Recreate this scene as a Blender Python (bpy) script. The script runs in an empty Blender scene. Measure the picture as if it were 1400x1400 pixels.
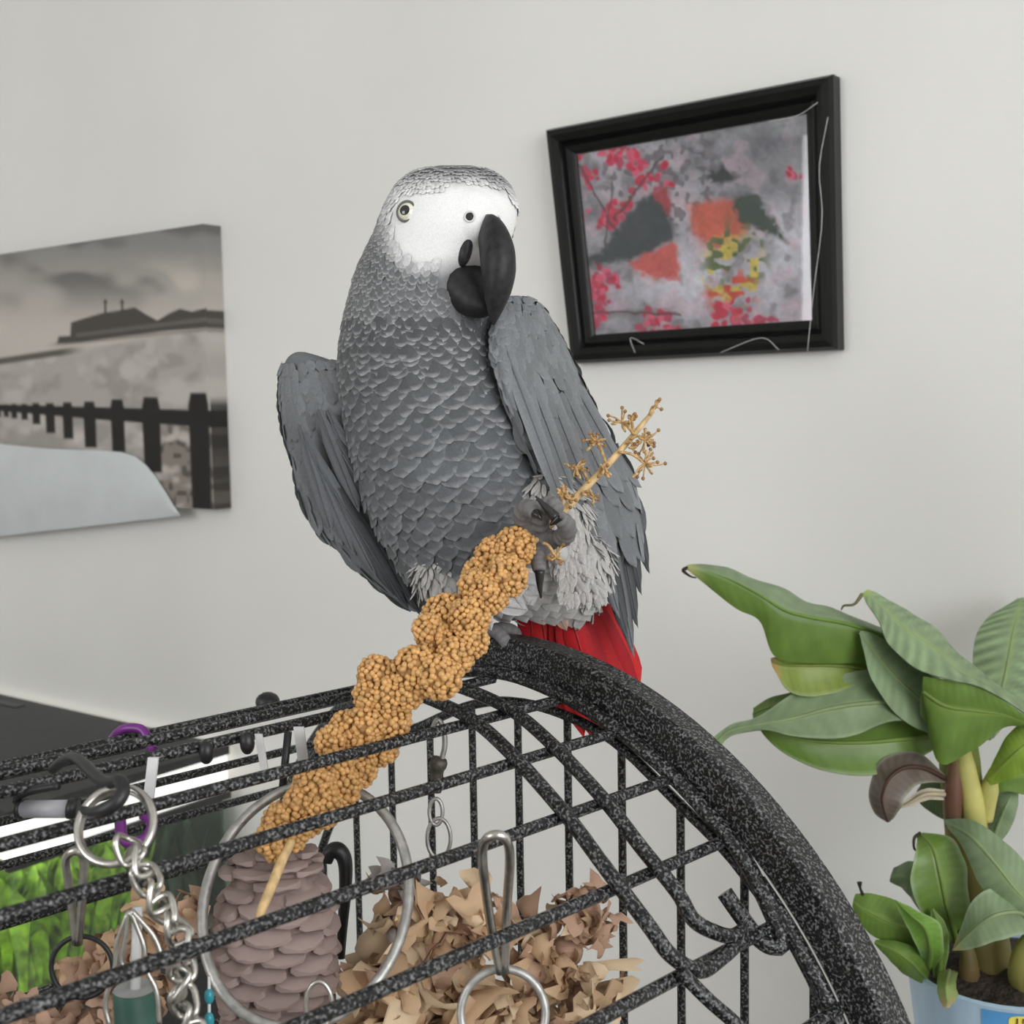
import bpy, math, random
import numpy as np
from mathutils import Vector

random.seed(7)
rng = np.random.default_rng(7)
S = bpy.context.scene
col = S.collection

# ------------------------------------------------------------------ camera
FPX = 1700.0                                   # focal length in pixels of the 1400 px frame
PITCH, ROLL = math.radians(5.1), math.radians(1.0)
CAM = np.array([0.0, 0.0, 1.5])
_r0 = np.array([1.0, 0, 0]); FW = np.array([0, math.cos(PITCH), -math.sin(PITCH)]); _u0 = np.cross(_r0, FW)
RT = math.cos(ROLL) * _r0 - math.sin(ROLL) * _u0
UP = math.cos(ROLL) * _u0 + math.sin(ROLL) * _r0
cd = bpy.data.cameras.new('camera'); cam = bpy.data.objects.new('camera', cd); col.objects.link(cam)
cd.sensor_width = 36; cd.lens = 36 * FPX / 1400; cd.clip_start = 0.02; cd.clip_end = 50
from mathutils import Matrix
cam.matrix_world = Matrix(((RT[0], UP[0], -FW[0], CAM[0]), (RT[1], UP[1], -FW[1], CAM[1]),
                           (RT[2], UP[2], -FW[2], CAM[2]), (0, 0, 0, 1)))
S.camera = cam
cd.dof.use_dof = True; cd.dof.focus_distance = .69; cd.dof.aperture_fstop = 16

# room axes: the back wall runs along E_ (to the right, nearer), N_ points into the room
E_ = np.array([.80382278, -.59486885, 0]); N_ = np.array([-.59486885, -.80382278, 0]); W0 = np.array([.187, 1.3, 1.5])
Z_ = np.array([0, 0, 1.0])
def RM(s, q, z): return W0 + E_ * s + N_ * q + Z_ * z      # z relative to the camera height
FLOOR, CEIL = -1.5, 1.0
S_L, S_R, Q_F = -2.6, 2.3, 3.5

# ------------------------------------------------------------------ world, lights, exposure
world = bpy.data.worlds.new('world'); S.world = world; world.use_nodes = True
bgn = world.node_tree.nodes['Background']; bgn.inputs[0].default_value = (0.80, 0.88, 1.0, 1); bgn.inputs[1].default_value = 1.0
def area(name, loc, direction, sx, sy, power, color):
    l = bpy.data.lights.new(name, 'AREA'); l.shape = 'RECTANGLE'; l.size = sx; l.size_y = sy; l.energy = power; l.color = color
    o = bpy.data.objects.new(name, l); col.objects.link(o); o.location = loc
    o.rotation_euler = Vector(direction).to_track_quat('-Z', 'Y').to_euler()
    return o
# daylight entering through the two windows of the room
area('window_right_offscreen', RM(S_R - .02, 1.45, .35), -E_, 1.7, 1.25, 46, (.985, .99, 1.0))
area('window_front_offscreen', RM(-.62, Q_F - .02, .45), -N_, 1.5, 1.1, 33, (.985, .99, 1.0))
vs = S.view_settings
vs.view_transform = 'Standard'; vs.look = 'None'; vs.exposure = -0.36; vs.gamma = 1.0; vs.use_curve_mapping = False
S.cycles.max_bounces = 8; S.cycles.diffuse_bounces = 5; S.cycles.transparent_max_bounces = 12

# ------------------------------------------------------------------ helpers
def lin(c):
    c = np.asarray(c, float) / 255.0
    return np.where(c <= .04045, c / 12.92, ((c + .055) / 1.055) ** 2.4)
def ray(x, y): return FW + RT * ((x - 700) / FPX) - UP * ((y - 700) / FPX)
def P(x, y, d): return CAM + ray(x, y) * d                # a point seen at (x, y), d metres deep
def proj(p):
    p = np.asarray(p, float) - CAM; d = p @ FW
    return 700 + FPX * (p @ RT) / d, 700 - FPX * (p @ UP) / d, d
def unit(v): return v / (np.linalg.norm(v) + 1e-12)
def on_wall(x, y, off):
    d = ray(x, y); t = ((W0 + N_ * off - CAM) @ N_) / (d @ N_); p = CAM + d * t
    return (p - W0) @ E_, p[2] - CAM[2]
def spline(pts, n):
    pts = [np.asarray(p, float) for p in pts]
    if len(pts) == 2: return [pts[0] + (pts[1] - pts[0]) * t for t in np.linspace(0, 1, n)]
    q = [2 * pts[0] - pts[1]] + pts + [2 * pts[-1] - pts[-2]]
    out = []; m = len(pts) - 1
    for i in range(n):
        t = i / (n - 1) * m; k = min(int(t), m - 1); f = t - k
        a, b, c, d = q[k:k + 4]
        out.append(.5 * (2 * b + (c - a) * f + (2 * a - 5 * b + 4 * c - d) * f * f + (3 * b - a - 3 * c + d) * f ** 3))
    return out

class MB:
    def __init__(s): s.v = []; s.f = []; s.c = []; s.m = []; s.uv = []
    def add(s, vs_, fs, cs=None, mi=0, uv=None):
        b = len(s.v); s.v.extend([tuple(p) for p in vs_]); s.f.extend([tuple(i + b for i in f) for f in fs]); s.m.extend([mi] * len(fs))
        s.c.extend([tuple(c) for c in cs] if cs is not None else [(1, 1, 1)] * len(vs_))
        s.uv.extend([tuple(q) for q in uv] if uv is not None else [(0, 0)] * len(vs_))
    def tube(s, path, rad, n=8, closed=False, cap=True, flat=1.0, cs=None, mi=0):
        path = [np.asarray(p, float) for p in path]; m = len(path)
        rad = [rad] * m if np.isscalar(rad) else list(rad)
        T = []
        for i in range(m):
            if closed: T.append(unit(path[(i + 1) % m] - path[i - 1]))
            else: T.append(unit(path[min(i + 1, m - 1)] - path[max(i - 1, 0)]))
        a = np.array([0, 0, 1.0]) if abs(T[0][2]) < .9 else np.array([1.0, 0, 0])
        nrm = unit(np.cross(T[0], a)); vs_ = []; col_ = []
        for i in range(m):
            nrm = unit(nrm - T[i] * (nrm @ T[i])); bi = np.cross(T[i], nrm)
            for k in range(n):
                g = 2 * math.pi * k / n
                vs_.append(path[i] + (nrm * math.cos(g) + bi * math.sin(g) * flat) * rad[i])
                if cs is not None: col_.append(cs[i])
        fs = []
        for i in range(m if closed else m - 1):
            j = (i + 1) % m
            for k in range(n): fs.append((i * n + k, i * n + (k + 1) % n, j * n + (k + 1) % n, j * n + k))
        if cap and not closed:
            fs.append(tuple(range(n - 1, -1, -1))); fs.append(tuple((m - 1) * n + k for k in range(n)))
        s.add(vs_, fs, col_ if cs is not None else None, mi)
    def box(s, o, ax, ay, az, mi=0):          # o corner, three edge vectors
        o, ax, ay, az = [np.asarray(q, float) for q in (o, ax, ay, az)]
        vs_ = [o, o + ax, o + ax + ay, o + ay, o + az, o + ax + az, o + ax + ay + az, o + ay + az]
        fs = [(0, 3, 2, 1), (4, 5, 6, 7), (0, 1, 5, 4), (1, 2, 6, 5), (2, 3, 7, 6), (3, 0, 4, 7)]
        s.add(vs_, fs, None, mi)
    def ball(s, c, r, nu=12, nv=8, ax=None, c1=None, mi=0):
        c = np.asarray(c, float); A = np.eye(3) if ax is None else np.array(ax)
        r = np.array([r] * 3 if np.isscalar(r) else r, float); vs_ = []; fs = []
        for j in range(nv + 1):
            t = math.pi * j / nv
            for i in range(nu):
                g = 2 * math.pi * i / nu
                q = np.array([math.sin(t) * math.cos(g), math.sin(t) * math.sin(g), math.cos(t)]) * r
                vs_.append(c + q @ A)
        for j in range(nv):
            for i in range(nu): fs.append((j * nu + i, (j + 1) * nu + i, (j + 1) * nu + (i + 1) % nu, j * nu + (i + 1) % nu))
        s.add(vs_, fs, None if c1 is None else [c1] * len(vs_), mi)
    def grid(s, rows, cs=None, mi=0, uv=False, closed=False, cap=False):
        m, n = len(rows), len(rows[0]); vs_ = [p for r in rows for p in r]; fs = []
        for i in range(m - 1):
            for k in range(n if closed else n - 1):
                fs.append((i * n + k, i * n + (k + 1) % n, (i + 1) * n + (k + 1) % n, (i + 1) * n + k))
        if cap: fs.append(tuple(range(n - 1, -1, -1))); fs.append(tuple((m - 1) * n + k for k in range(n)))
        u = [(k / (n - 1), i / (m - 1)) for i in range(m) for k in range(n)] if uv else None
        s.add(vs_, fs, cs, mi, u)
    def mesh(s, name, mats, org=(0, 0, 0), smooth=True):
        me = bpy.data.meshes.new(name); v = np.array(s.v, float) - np.asarray(org, float)
        me.from_pydata(v.tolist(), [], s.f)
        for m in mats: me.materials.append(m)
        if len(mats) > 1: me.polygons.foreach_set('material_index', s.m)
        me.polygons.foreach_set('use_smooth', [smooth] * len(me.polygons))
        at = me.color_attributes.new('Col', 'FLOAT_COLOR', 'POINT')
        c = np.ones((len(s.v), 4)); c[:, :3] = np.array(s.c); at.data.foreach_set('color', c.ravel())
        uvl = me.uv_layers.new(name='UVMap'); li = np.zeros(len(me.loops), int); me.loops.foreach_get('vertex_index', li)
        uvl.data.foreach_set('uv', np.array(s.uv, float)[li].ravel())
        me.update(); return me
    def build(s, name, mats, parent=None, smooth=True, org=None, auto=None):
        if not isinstance(mats, (list, tuple)): mats = [mats]
        v = np.array(s.v, float)
        root = np.zeros(3)
        q = parent
        while q is not None: root = root + np.array(q.location); q = q.parent
        if org is None: org = np.array([(v[:, 0].min() + v[:, 0].max()) / 2, (v[:, 1].min() + v[:, 1].max()) / 2, v[:, 2].min()])
        me = s.mesh(name, mats, org, smooth)
        if auto is not None: me.set_sharp_from_angle(angle=math.radians(auto))
        o = bpy.data.objects.new(name, me); col.objects.link(o); o.location = Vector(np.asarray(org) - root)
        if parent is not None: o.parent = parent
        return o
def put(name, me, loc, parent, rot=None, scale=None):       # one more object on shared mesh data
    o = bpy.data.objects.new(name, me); col.objects.link(o)
    root = np.zeros(3); q = parent
    while q is not None: root = root + np.array(q.location); q = q.parent
    o.location = Vector(np.asarray(loc) - root)
    if rot is not None: o.rotation_mode = 'QUATERNION'; o.rotation_quaternion = rot
    if scale is not None: o.scale = scale if not np.isscalar(scale) else (scale,) * 3
    o.parent = parent; return o
def frame_quat(x, y, z):
    return Matrix((Vector(x), Vector(y), Vector(z))).transposed().to_quaternion()
def thing(name, loc, label, cat, group=None):
    o = bpy.data.objects.new(name, None); col.objects.link(o); o.location = Vector(loc); o.empty_display_size = .05
    return tag(o, label, cat, group)
def tag(o, label, cat, group=None, kind=None):
    if label: o['label'] = label
    if cat: o['category'] = cat
    if group: o['group'] = group
    if kind: o['kind'] = kind
    return o
def struct(o): o['kind'] = 'structure'; return o
def stuff(o): o['kind'] = 'stuff'; return o

# smooth lattice noise for prints and colour variation
_lat = rng.random((128, 128))
def vnoise(x, y, sc, ox=0):
    x = np.asarray(x, float) / sc + 37.3 + ox * 17.1; y = np.asarray(y, float) / sc + 11.7 + ox * 7.7
    xi = np.floor(x).astype(int); yi = np.floor(y).astype(int); fx = x - xi; fy = y - yi
    fx = fx * fx * (3 - 2 * fx); fy = fy * fy * (3 - 2 * fy)
    g = lambda a, b: _lat[a % 128, b % 128]
    return (g(xi, yi) * (1 - fx) + g(xi + 1, yi) * fx) * (1 - fy) + (g(xi, yi + 1) * (1 - fx) + g(xi + 1, yi + 1) * fx) * fy
def fbm(x, y, sc, ox=0): return (vnoise(x, y, sc, ox) + .5 * vnoise(x, y, sc / 2, ox + 3) + .25 * vnoise(x, y, sc / 4, ox + 5)) / 1.75
def sstep(a, b, x): t = np.clip((x - a) / (b - a), 0, 1); return t * t * (3 - 2 * t)
def poly_sd(px, py, poly):                    # signed distance, negative inside
    px = np.asarray(px, float); py = np.asarray(py, float); d = np.full(px.shape, 1e9); ins = np.zeros(px.shape, bool)
    n = len(poly)
    for i in range(n):
        ax, ay = poly[i]; bx, by = poly[(i + 1) % n]
        ex, ey = bx - ax, by - ay; wx, wy = px - ax, py - ay
        t = np.clip((wx * ex + wy * ey) / (ex * ex + ey * ey + 1e-9), 0, 1)
        d = np.minimum(d, np.hypot(wx - ex * t, wy - ey * t))
        c = ((ay > py) != (by > py)) & (px < (bx - ax) * (py - ay) / (by - ay + 1e-12) + ax)
        ins ^= c
    return np.where(ins, -d, d)

# ------------------------------------------------------------------ materials
def mat(name, base=(.5, .5, .5), rough=.5, metal=0, attr=False, noise=None, bump=None, spec=None, emit=None, sheen=0, coat=0, trans=0, sss=0):
    m = bpy.data.materials.new(name); m.use_nodes = True; nt = m.node_tree; b = nt.nodes['Principled BSDF']
    b.inputs['Base Color'].default_value = (*base, 1); b.inputs['Roughness'].default_value = rough; b.inputs['Metallic'].default_value = metal
    if spec is not None: b.inputs['Specular IOR Level'].default_value = spec
    if coat: b.inputs['Coat Weight'].default_value = coat; b.inputs['Coat Roughness'].default_value = .15
    if sheen: b.inputs['Sheen Weight'].default_value = sheen
    if sss: b.inputs['Subsurface Weight'].default_value = sss; b.inputs['Subsurface Radius'].default_value = (.004, .003, .002)
    if trans: b.inputs['Transmission Weight'].default_value = trans
    if emit: b.inputs['Emission Color'].default_value = (*emit[0], 1); b.inputs['Emission Strength'].default_value = emit[1]
    src = None
    if attr:
        a = nt.nodes.new('ShaderNodeAttribute'); a.attribute_name = 'Col'; src = a.outputs['Color']
    tc = nt.nodes.new('ShaderNodeTexCoord')
    if noise:                                  # (scale, dark factor, light factor, detail, stretch)
        sc, lo, hi, det, st = noise
        mp = nt.nodes.new('ShaderNodeMapping'); mp.inputs['Scale'].default_value = st
        nt.links.new(tc.outputs['Object'], mp.inputs[0])
        n = nt.nodes.new('ShaderNodeTexNoise'); n.inputs['Scale'].default_value = sc; n.inputs['Detail'].default_value = det
        nt.links.new(mp.outputs[0], n.inputs['Vector'])
        mr = nt.nodes.new('ShaderNodeMapRange'); mr.inputs['From Min'].default_value = .3; mr.inputs['From Max'].default_value = .7
        mr.inputs['To Min'].default_value = lo; mr.inputs['To Max'].default_value = hi
        nt.links.new(n.outputs['Fac'], mr.inputs['Value'])
        vm = nt.nodes.new('ShaderNodeVectorMath'); vm.operation = 'MULTIPLY'
        if src is None: vm.inputs[0].default_value = base
        else: nt.links.new(src, vm.inputs[0])
        nt.links.new(mr.outputs[0], vm.inputs[1]); src = vm.outputs[0]
    if src is not None: nt.links.new(src, b.inputs['Base Color'])
    if bump:                                   # (scale, strength, distance)
        n = nt.nodes.new('ShaderNodeTexNoise'); n.inputs['Scale'].default_value = bump[0]; n.inputs['Detail'].default_value = 3
        nt.links.new(tc.outputs['Object'], n.inputs['Vector'])
        bp = nt.nodes.new('ShaderNodeBump'); bp.inputs['Strength'].default_value = bump[1]; bp.inputs['Distance'].default_value = bump[2]
        nt.links.new(n.outputs['Fac'], bp.inputs['Height']); nt.links.new(bp.outputs[0], b.inputs['Normal'])
    return m
def hammertone(name, scale=420, lo=.5, hi=.62, light=.30, dark=.006, spec=.25, rough=.38):
    m = bpy.data.materials.new(name); m.use_nodes = True; nt = m.node_tree; b = nt.nodes['Principled BSDF']
    tc = nt.nodes.new('ShaderNodeTexCoord'); n = nt.nodes.new('ShaderNodeTexNoise'); n.inputs['Scale'].default_value = scale; n.inputs['Detail'].default_value = 1.5
    nt.links.new(tc.outputs['Object'], n.inputs['Vector'])
    cr = nt.nodes.new('ShaderNodeValToRGB'); e = cr.color_ramp.elements
    e[0].position = lo; e[0].color = (dark, dark * 1.05, dark * 1.05, 1); e[1].position = hi; e[1].color = (light, light * 1.02, light * 1.03, 1)
    nt.links.new(n.outputs['Fac'], cr.inputs[0]); nt.links.new(cr.outputs[0], b.inputs['Base Color'])
    b.inputs['Roughness'].default_value = rough; b.inputs['Specular IOR Level'].default_value = spec
    bp = nt.nodes.new('ShaderNodeBump'); bp.inputs['Strength'].default_value = .6; bp.inputs['Distance'].default_value = .0007
    nt.links.new(n.outputs['Fac'], bp.inputs['Height']); nt.links.new(bp.outputs[0], b.inputs['Normal'])
    return m
def glass_mat(name, tint=(1, 1, 1), fac=1.0):
    m = bpy.data.materials.new(name); m.use_nodes = True; nt = m.node_tree; nt.nodes.clear()
    o = nt.nodes.new('ShaderNodeOutputMaterial'); mx = nt.nodes.new('ShaderNodeMixShader'); t = nt.nodes.new('ShaderNodeBsdfTransparent')
    g = nt.nodes.new('ShaderNodeBsdfGlossy'); g.inputs['Roughness'].default_value = .02; fr = nt.nodes.new('ShaderNodeFresnel'); fr.inputs[0].default_value = 1.5
    t.inputs[0].default_value = (*tint, 1)
    if fac < 1: mx.inputs[0].default_value = fac
    else: nt.links.new(fr.outputs[0], mx.inputs[0])
    nt.links.new(t.outputs[0], mx.inputs[1]); nt.links.new(g.outputs[0], mx.inputs[2])
    nt.links.new(mx.outputs[0], o.inputs[0]); return m

M = {}
M['wall'] = mat('wall_paint', (.80, .793, .762), .75, noise=(2.2, .96, 1.03, 4, (1, 1, 1)), bump=(160, .10, .002))
M['ceiling'] = mat('ceiling_paint', (.82, .82, .80), .8, noise=(3, .98, 1.02, 2, (1, 1, 1)))
M['floor'] = mat('floor_boards', (.36, .34, .32), .5, noise=(6, .7, 1.2, 4, (1, 12, 1)))
M['upvc'] = mat('window_frame_white', (.85, .85, .85), .35, noise=(8, .98, 1.02, 2, (1, 1, 1)))
M['cage'] = hammertone('hammertone_paint', 700, .50, .71, .20, spec=.35, rough=.32)
M['cage_dark'] = M['cage']
M['rod_dark'] = M['cage']
M['black'] = mat('black_plastic', (.012, .012, .013), .42, noise=(300, .8, 1.3, 2, (1, 1, 1)))
M['steel'] = mat('nickel_steel', (.62, .60, .56), .28, 1, noise=(200, .8, 1.1, 2, (1, 1, 1)))
M['dull_steel'] = mat('dull_steel', (.50, .49, .47), .45, .8, noise=(220, .75, 1.15, 2, (1, 1, 1)))
M['feather'] = mat('feather', rough=.62, attr=True, noise=(900, .86, 1.1, 2, (1, 1, 1)), sheen=.15, spec=.25)
M['skin'] = mat('parrot_body', rough=.7, attr=True, noise=(1400, .9, 1.06, 2, (1, 1, 1)), bump=(1500, .25, .0008), spec=.25)
M['beak'] = mat('beak_horn', (.014, .014, .015), .48, noise=(260, .7, 1.9, 4, (1, 1, 1)), bump=(500, .12, .0006), spec=.3)
M['claw'] = mat('claw_horn', (.014, .013, .013), .3, noise=(300, .7, 1.6, 2, (1, 1, 1)))
M['grain'] = mat('millet_grain', (.58, .325, .118), .34, noise=(260, .72, 1.3, 2, (1, 1, 1)), spec=.45)
M['straw'] = mat('millet_straw', (.66, .46, .22), .55, noise=(300, .75, 1.2, 3, (1, 1, .3)))
M['chaff'] = mat('millet_chaff', (.50, .28, .10), .7, noise=(300, .6, 1.3, 2, (1, 1, 1)))
M['chaff2'] = mat('brown_husk', (.30, .16, .06), .7, noise=(300, .6, 1.4, 2, (1, 1, 1)))
M['husk'] = mat('millet_husk', (.52, .33, .14), .6, noise=(500, .6, 1.3, 2, (1, 1, 1)))

# ------------------------------------------------------------------ room shell
def slab(name, o, ax, ay, az, m):
    b = MB(); b.box(o, ax, ay, az); return struct(b.build(name, m, smooth=False))
W_, H_ = S_R - S_L, CEIL - FLOOR
slab('wall_back', RM(S_L, -.10, FLOOR), E_ * W_, N_ * .10, Z_ * H_, M['wall'])
slab('floor', RM(S_L, -.1, FLOOR - .1), E_ * W_, N_ * (Q_F + .2), Z_ * .1, M['floor'])
slab('ceiling', RM(S_L, -.1, CEIL), E_ * W_, N_ * (Q_F + .2), Z_ * .1, M['ceiling'])
slab('wall_left', RM(S_L - .1, -.1, FLOOR), E_ * .1, N_ * (Q_F + .2), Z_ * H_, M['wall'])
def wall_with_window(name, o, along, thick, L, a0, a1, z0, z1, wname):
    b = MB()
    b.box(o, along * a0, thick, Z_ * H_); b.box(o + along * a1, along * (L - a1), thick, Z_ * H_)
    b.box(o + along * a0, along * (a1 - a0), thick, Z_ * (z0 - FLOOR)); b.box(o + along * a0 + Z_ * (z1 - FLOOR), along * (a1 - a0), thick, Z_ * (CEIL - z1))
    struct(b.build(name, M['wall'], smooth=False))
    b = MB(); f = .05; oo = o + along * a0 + Z_ * (z0 - FLOOR) + thick * .25; t = thick * .5; ww, hh = a1 - a0, z1 - z0
    for x in (0, ww / 2 - f / 2, ww - f): b.box(oo + along * x, along * f, t, Z_ * hh)
    for z in (0, hh * .68, hh - f): b.box(oo + Z_ * z, along * ww, t, Z_ * f)
    w = struct(b.build(wname, M['upvc'], smooth=False))
    b = MB(); b.box(oo + thick * .2, along * ww, thick * .03, Z_ * hh); b.build('pane', M['pane'], w, smooth=False)
M['pane'] = glass_mat('clear_pane')
wall_with_window('wall_right', RM(S_R, -.1, FLOOR), N_, E_ * .1, Q_F + .2, .7, 2.5, -.35, .95, 'window_1')
wall_with_window('wall_front', RM(S_L, Q_F, FLOOR), E_, N_ * .1, W_, 1.18, 2.78, -.15, .98, 'window_2')

# ------------------------------------------------------------------ framed bird picture
def quad_pt(Q, a, b, q):      # bilinear point in a wall quad (TL, TR, BR, BL given as (s, z))
    (tl, tr, br, bl) = [np.array(p) for p in Q]
    p = (tl * (1 - a) + tr * a) * (1 - b) + (bl * (1 - a) + br * a) * b
    return RM(p[0], q, p[1])
FQ = [(-.1655, .2935), (.1610, .2985), (.1670, .0430), (-.1360, .0397)]
pf = thing('picture_frame', quad_pt(FQ, .5, 1, 0), 'black moulded picture frame holding a print of red-breasted birds among berries', 'picture')
M['frame_black'] = mat('frame_black', (.005, .005, .005), .3, noise=(60, .8, 1.3, 3, (1, 1, 1)), spec=.3, bump=(90, .05, .001))
fw_, fh_ = .093, .118         # frame face width as a fraction of width / height
prof = [(0, .0), (0, .016), (.10, .021), (.30, .023), (.52, .019), (.60, .013), (.72, .015), (.86, .013), (1.0, .009), (1.0, .0)]
def frame_side(k):
    b = MB(); rows = []
    for end in (0, 1):
        r = []
        for (t, h) in prof:
            a0, b0, a1, b1 = t * fw_, t * fh_, 1 - t * fw_, 1 - t * fh_
            c = [(a0, b0), (a1, b0), (a1, b1), (a0, b1)]
            A = c[(k + end) % 4]; r.append(quad_pt(FQ, A[0], A[1], h))
        rows.append(r)
    b.grid(rows); n = len(prof); b.f.append(tuple(range(n))); b.f.append(tuple(range(2 * n - 1, n - 1, -1))); b.m += [0, 0]
    return b
for k in range(4): frame_side(k).build('frame_rail', M['frame_black'], pf, auto=25)
b = MB(); pv = []
NX, NY = 250, 200
aa, bb = np.meshgrid(np.linspace(fw_ * .93, 1 - fw_ * .93, NX), np.linspace(fh_ * .93, 1 - fh_ * .93, NY))
tl, tr, br, bl = [np.array(p) for p in FQ]
sz = (tl[None, None] * (1 - aa[..., None]) + tr * aa[..., None]) * (1 - bb[..., None]) + (bl * (1 - aa[..., None]) + br * aa[..., None]) * bb[..., None]
pts = W0 + E_ * sz[..., :1] + N_ * .006 + Z_ * sz[..., 1:]
rel = pts - CAM; dd = rel @ FW; PX = 700 + FPX * (rel @ RT) / dd; PY = 700 - FPX * (rel @ UP) / dd
def mixc(img, c, m): return img * (1 - m[..., None]) + lin(c) * m[..., None]
def print_birds(X, Y):
    X = X + (vnoise(X, Y, 9, 1) - .5) * 5; Y = Y + (vnoise(X, Y, 9, 2) - .5) * 5
    n1 = fbm(X, Y, 70, 4); n2 = fbm(X, Y, 22, 6)
    img = lin((182, 180, 187)) * np.ones(X.shape + (3,))
    img = mixc(img, (140, 141, 148), sstep(.45, .75, n1)); img = mixc(img, (214, 214, 222), sstep(.5, .2, n1) * .8)
    img = mixc(img, (118, 112, 118), sstep(.56, .72, n2) * .6); img = mixc(img, (210, 186, 196), sstep(.46, .3, n2) * .5)
    img = mixc(img, (112, 106, 114), sstep(.60, .7, vnoise(X, Y, 7, 15)) * sstep(120, 60, np.hypot(X - 900, (Y - 240))) * .8)
    img = mixc(img, (110, 112, 118), sstep(985, 1060, X) * sstep(280, 200, Y) * .55)
    img = mixc(img, (120, 116, 118), sstep(7, 3, np.abs(Y - 432 + .05 * (X - 800))) * sstep(940, 900, X) * .5)
    def blob(poly, c, soft=3, k=1.0):
        nonlocal img
        img = mixc(img, c, sstep(soft * 1.3, -soft * 1.3, poly_sd(X, Y, poly) + (vnoise(X, Y, 5, 31) - .5) * 6) * k)
    rs = np.random.default_rng(5)
    for (cx, cy, n, sp) in [(850, 205, 26, 22), (802, 240, 12, 14), (790, 212, 7, 10), (838, 285, 16, 16), (828, 300, 14, 14), (878, 245, 12, 16), (905, 248, 8, 14),
                            (820, 390, 18, 18), (815, 420, 24, 18), (838, 380, 10, 10), (890, 440, 14, 16), (812, 440, 10, 14), (1085, 235, 7, 8), (860, 225, 12, 12), (795, 288, 4, 10),
                            (990, 420, 20, 16), (1035, 440, 22, 18), (910, 445, 12, 16), (1000, 440, 14, 16)]:
        for _ in range(n):
            x0, y0, r0 = cx + rs.normal() * sp * .6, cy + rs.normal() * sp * .6, rs.uniform(3, 6.5)
            c = [(212, 62, 96), (198, 46, 80), (222, 100, 130), (188, 74, 104)][rs.integers(4)]
            img = mixc(img, c, sstep(r0 + 1.5, r0 - 1.5, np.hypot(X - x0, Y - y0)))
    for a, c in (((780, 205), (850, 330)), ((838, 250), (826, 345)), ((905, 215), (840, 300)), ((790, 425), (930, 430))):
        img = mixc(img, (96, 66, 70), sstep(2.2, .8, poly_sd(X, Y, [a, c, (c[0] + .5, c[1] + .5)])) * .8)
    blob([(783, 368), (826, 340), (846, 308), (872, 276), (896, 262), (914, 258), (918, 300), (922, 326), (890, 346), (850, 358), (822, 360), (800, 364)], (66, 74, 80), 4)
    blob([(852, 300), (880, 282), (898, 300), (880, 330), (850, 345)], (74, 80, 84), 8, .7)
    blob([(858, 362), (885, 346), (924, 328), (930, 382), (902, 384), (876, 376)], (206, 104, 98), 4); blob([(893, 262), (915, 256), (918, 296), (902, 280)], (186, 70, 76), 3, .8)
    blob([(940, 282), (985, 272), (1018, 274), (1026, 304), (1010, 330), (975, 342), (948, 322)], (204, 108, 88), 6)
    blob([(1000, 270), (1036, 264), (1052, 292), (1078, 332), (1040, 314), (1008, 302)], (60, 76, 66), 4); blob([(962, 240), (985, 226), (1012, 242), (1000, 252), (976, 250)], (52, 60, 58), 4)
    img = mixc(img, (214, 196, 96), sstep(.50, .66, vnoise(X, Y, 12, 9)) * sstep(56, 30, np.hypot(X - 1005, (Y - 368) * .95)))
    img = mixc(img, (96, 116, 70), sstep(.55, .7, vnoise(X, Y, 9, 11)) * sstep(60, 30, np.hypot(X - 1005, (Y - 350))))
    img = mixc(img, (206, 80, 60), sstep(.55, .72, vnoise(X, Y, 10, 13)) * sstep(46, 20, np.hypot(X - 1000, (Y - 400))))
    return img * (.80 + .4 * fbm(X, Y, 9, 21))[..., None] * (.92 + .16 * vnoise(X, Y, 3, 23))[..., None]
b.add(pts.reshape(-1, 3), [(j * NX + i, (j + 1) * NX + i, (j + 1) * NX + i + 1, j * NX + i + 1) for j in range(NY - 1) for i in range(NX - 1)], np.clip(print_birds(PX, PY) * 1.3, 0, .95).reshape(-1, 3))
M['print'] = mat('paper_print', rough=.6, attr=True, noise=(400, .97, 1.03, 2, (1, 1, 1)))
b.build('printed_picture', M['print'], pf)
b = MB(); c4 = [(fw_ * .95, fh_ * .95), (1 - fw_ * .95, fh_ * .95), (1 - fw_ * .95, 1 - fh_ * .95), (fw_ * .95, 1 - fh_ * .95)]
b.add([quad_pt(FQ, x, y, q) for q in (.0075, .0095) for (x, y) in c4], [(3, 2, 1, 0), (4, 5, 6, 7), (0, 1, 5, 4), (1, 2, 6, 5), (2, 3, 7, 6), (3, 0, 4, 7)])
b.build('glass_pane', glass_mat('picture_glass'), pf, smooth=False)
b = MB(); b.add([quad_pt(FQ, x, y, q) for q in (.0005, .005) for (x, y) in [(.04, .04), (.96, .04), (.96, .96), (.04, .96)]], [(3, 2, 1, 0), (4, 5, 6, 7), (0, 1, 5, 4), (1, 2, 6, 5), (2, 3, 7, 6), (3, 0, 4, 7)])
b.build('backing_board', mat('backing_board', (.25, .2, .15), .8, noise=(40, .8, 1.1, 3, (1, 1, 1))), pf, smooth=False)
M['web'] = mat('cobweb', (.72, .72, .70), .8, noise=(300, .8, 1.1, 2, (1, 1, 1)))
for pl in [[(1132, 160), (1120, 230), (1124, 300), (1112, 400), (1104, 480)], [(1118, 140), (1090, 158), (1050, 166)], [(868, 482), (862, 462), (880, 470)], [(985, 482), (1040, 462), (1065, 478)]]:
    b = MB(); pp = []
    for (x, y) in pl:
        s_, z_ = on_wall(x, y, .0235); pp.append(RM(s_, .0235, z_))
    b.tube(spline(pp, 14), .0003, 5); b.build('cobweb_thread', M['web'], pf)

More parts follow.
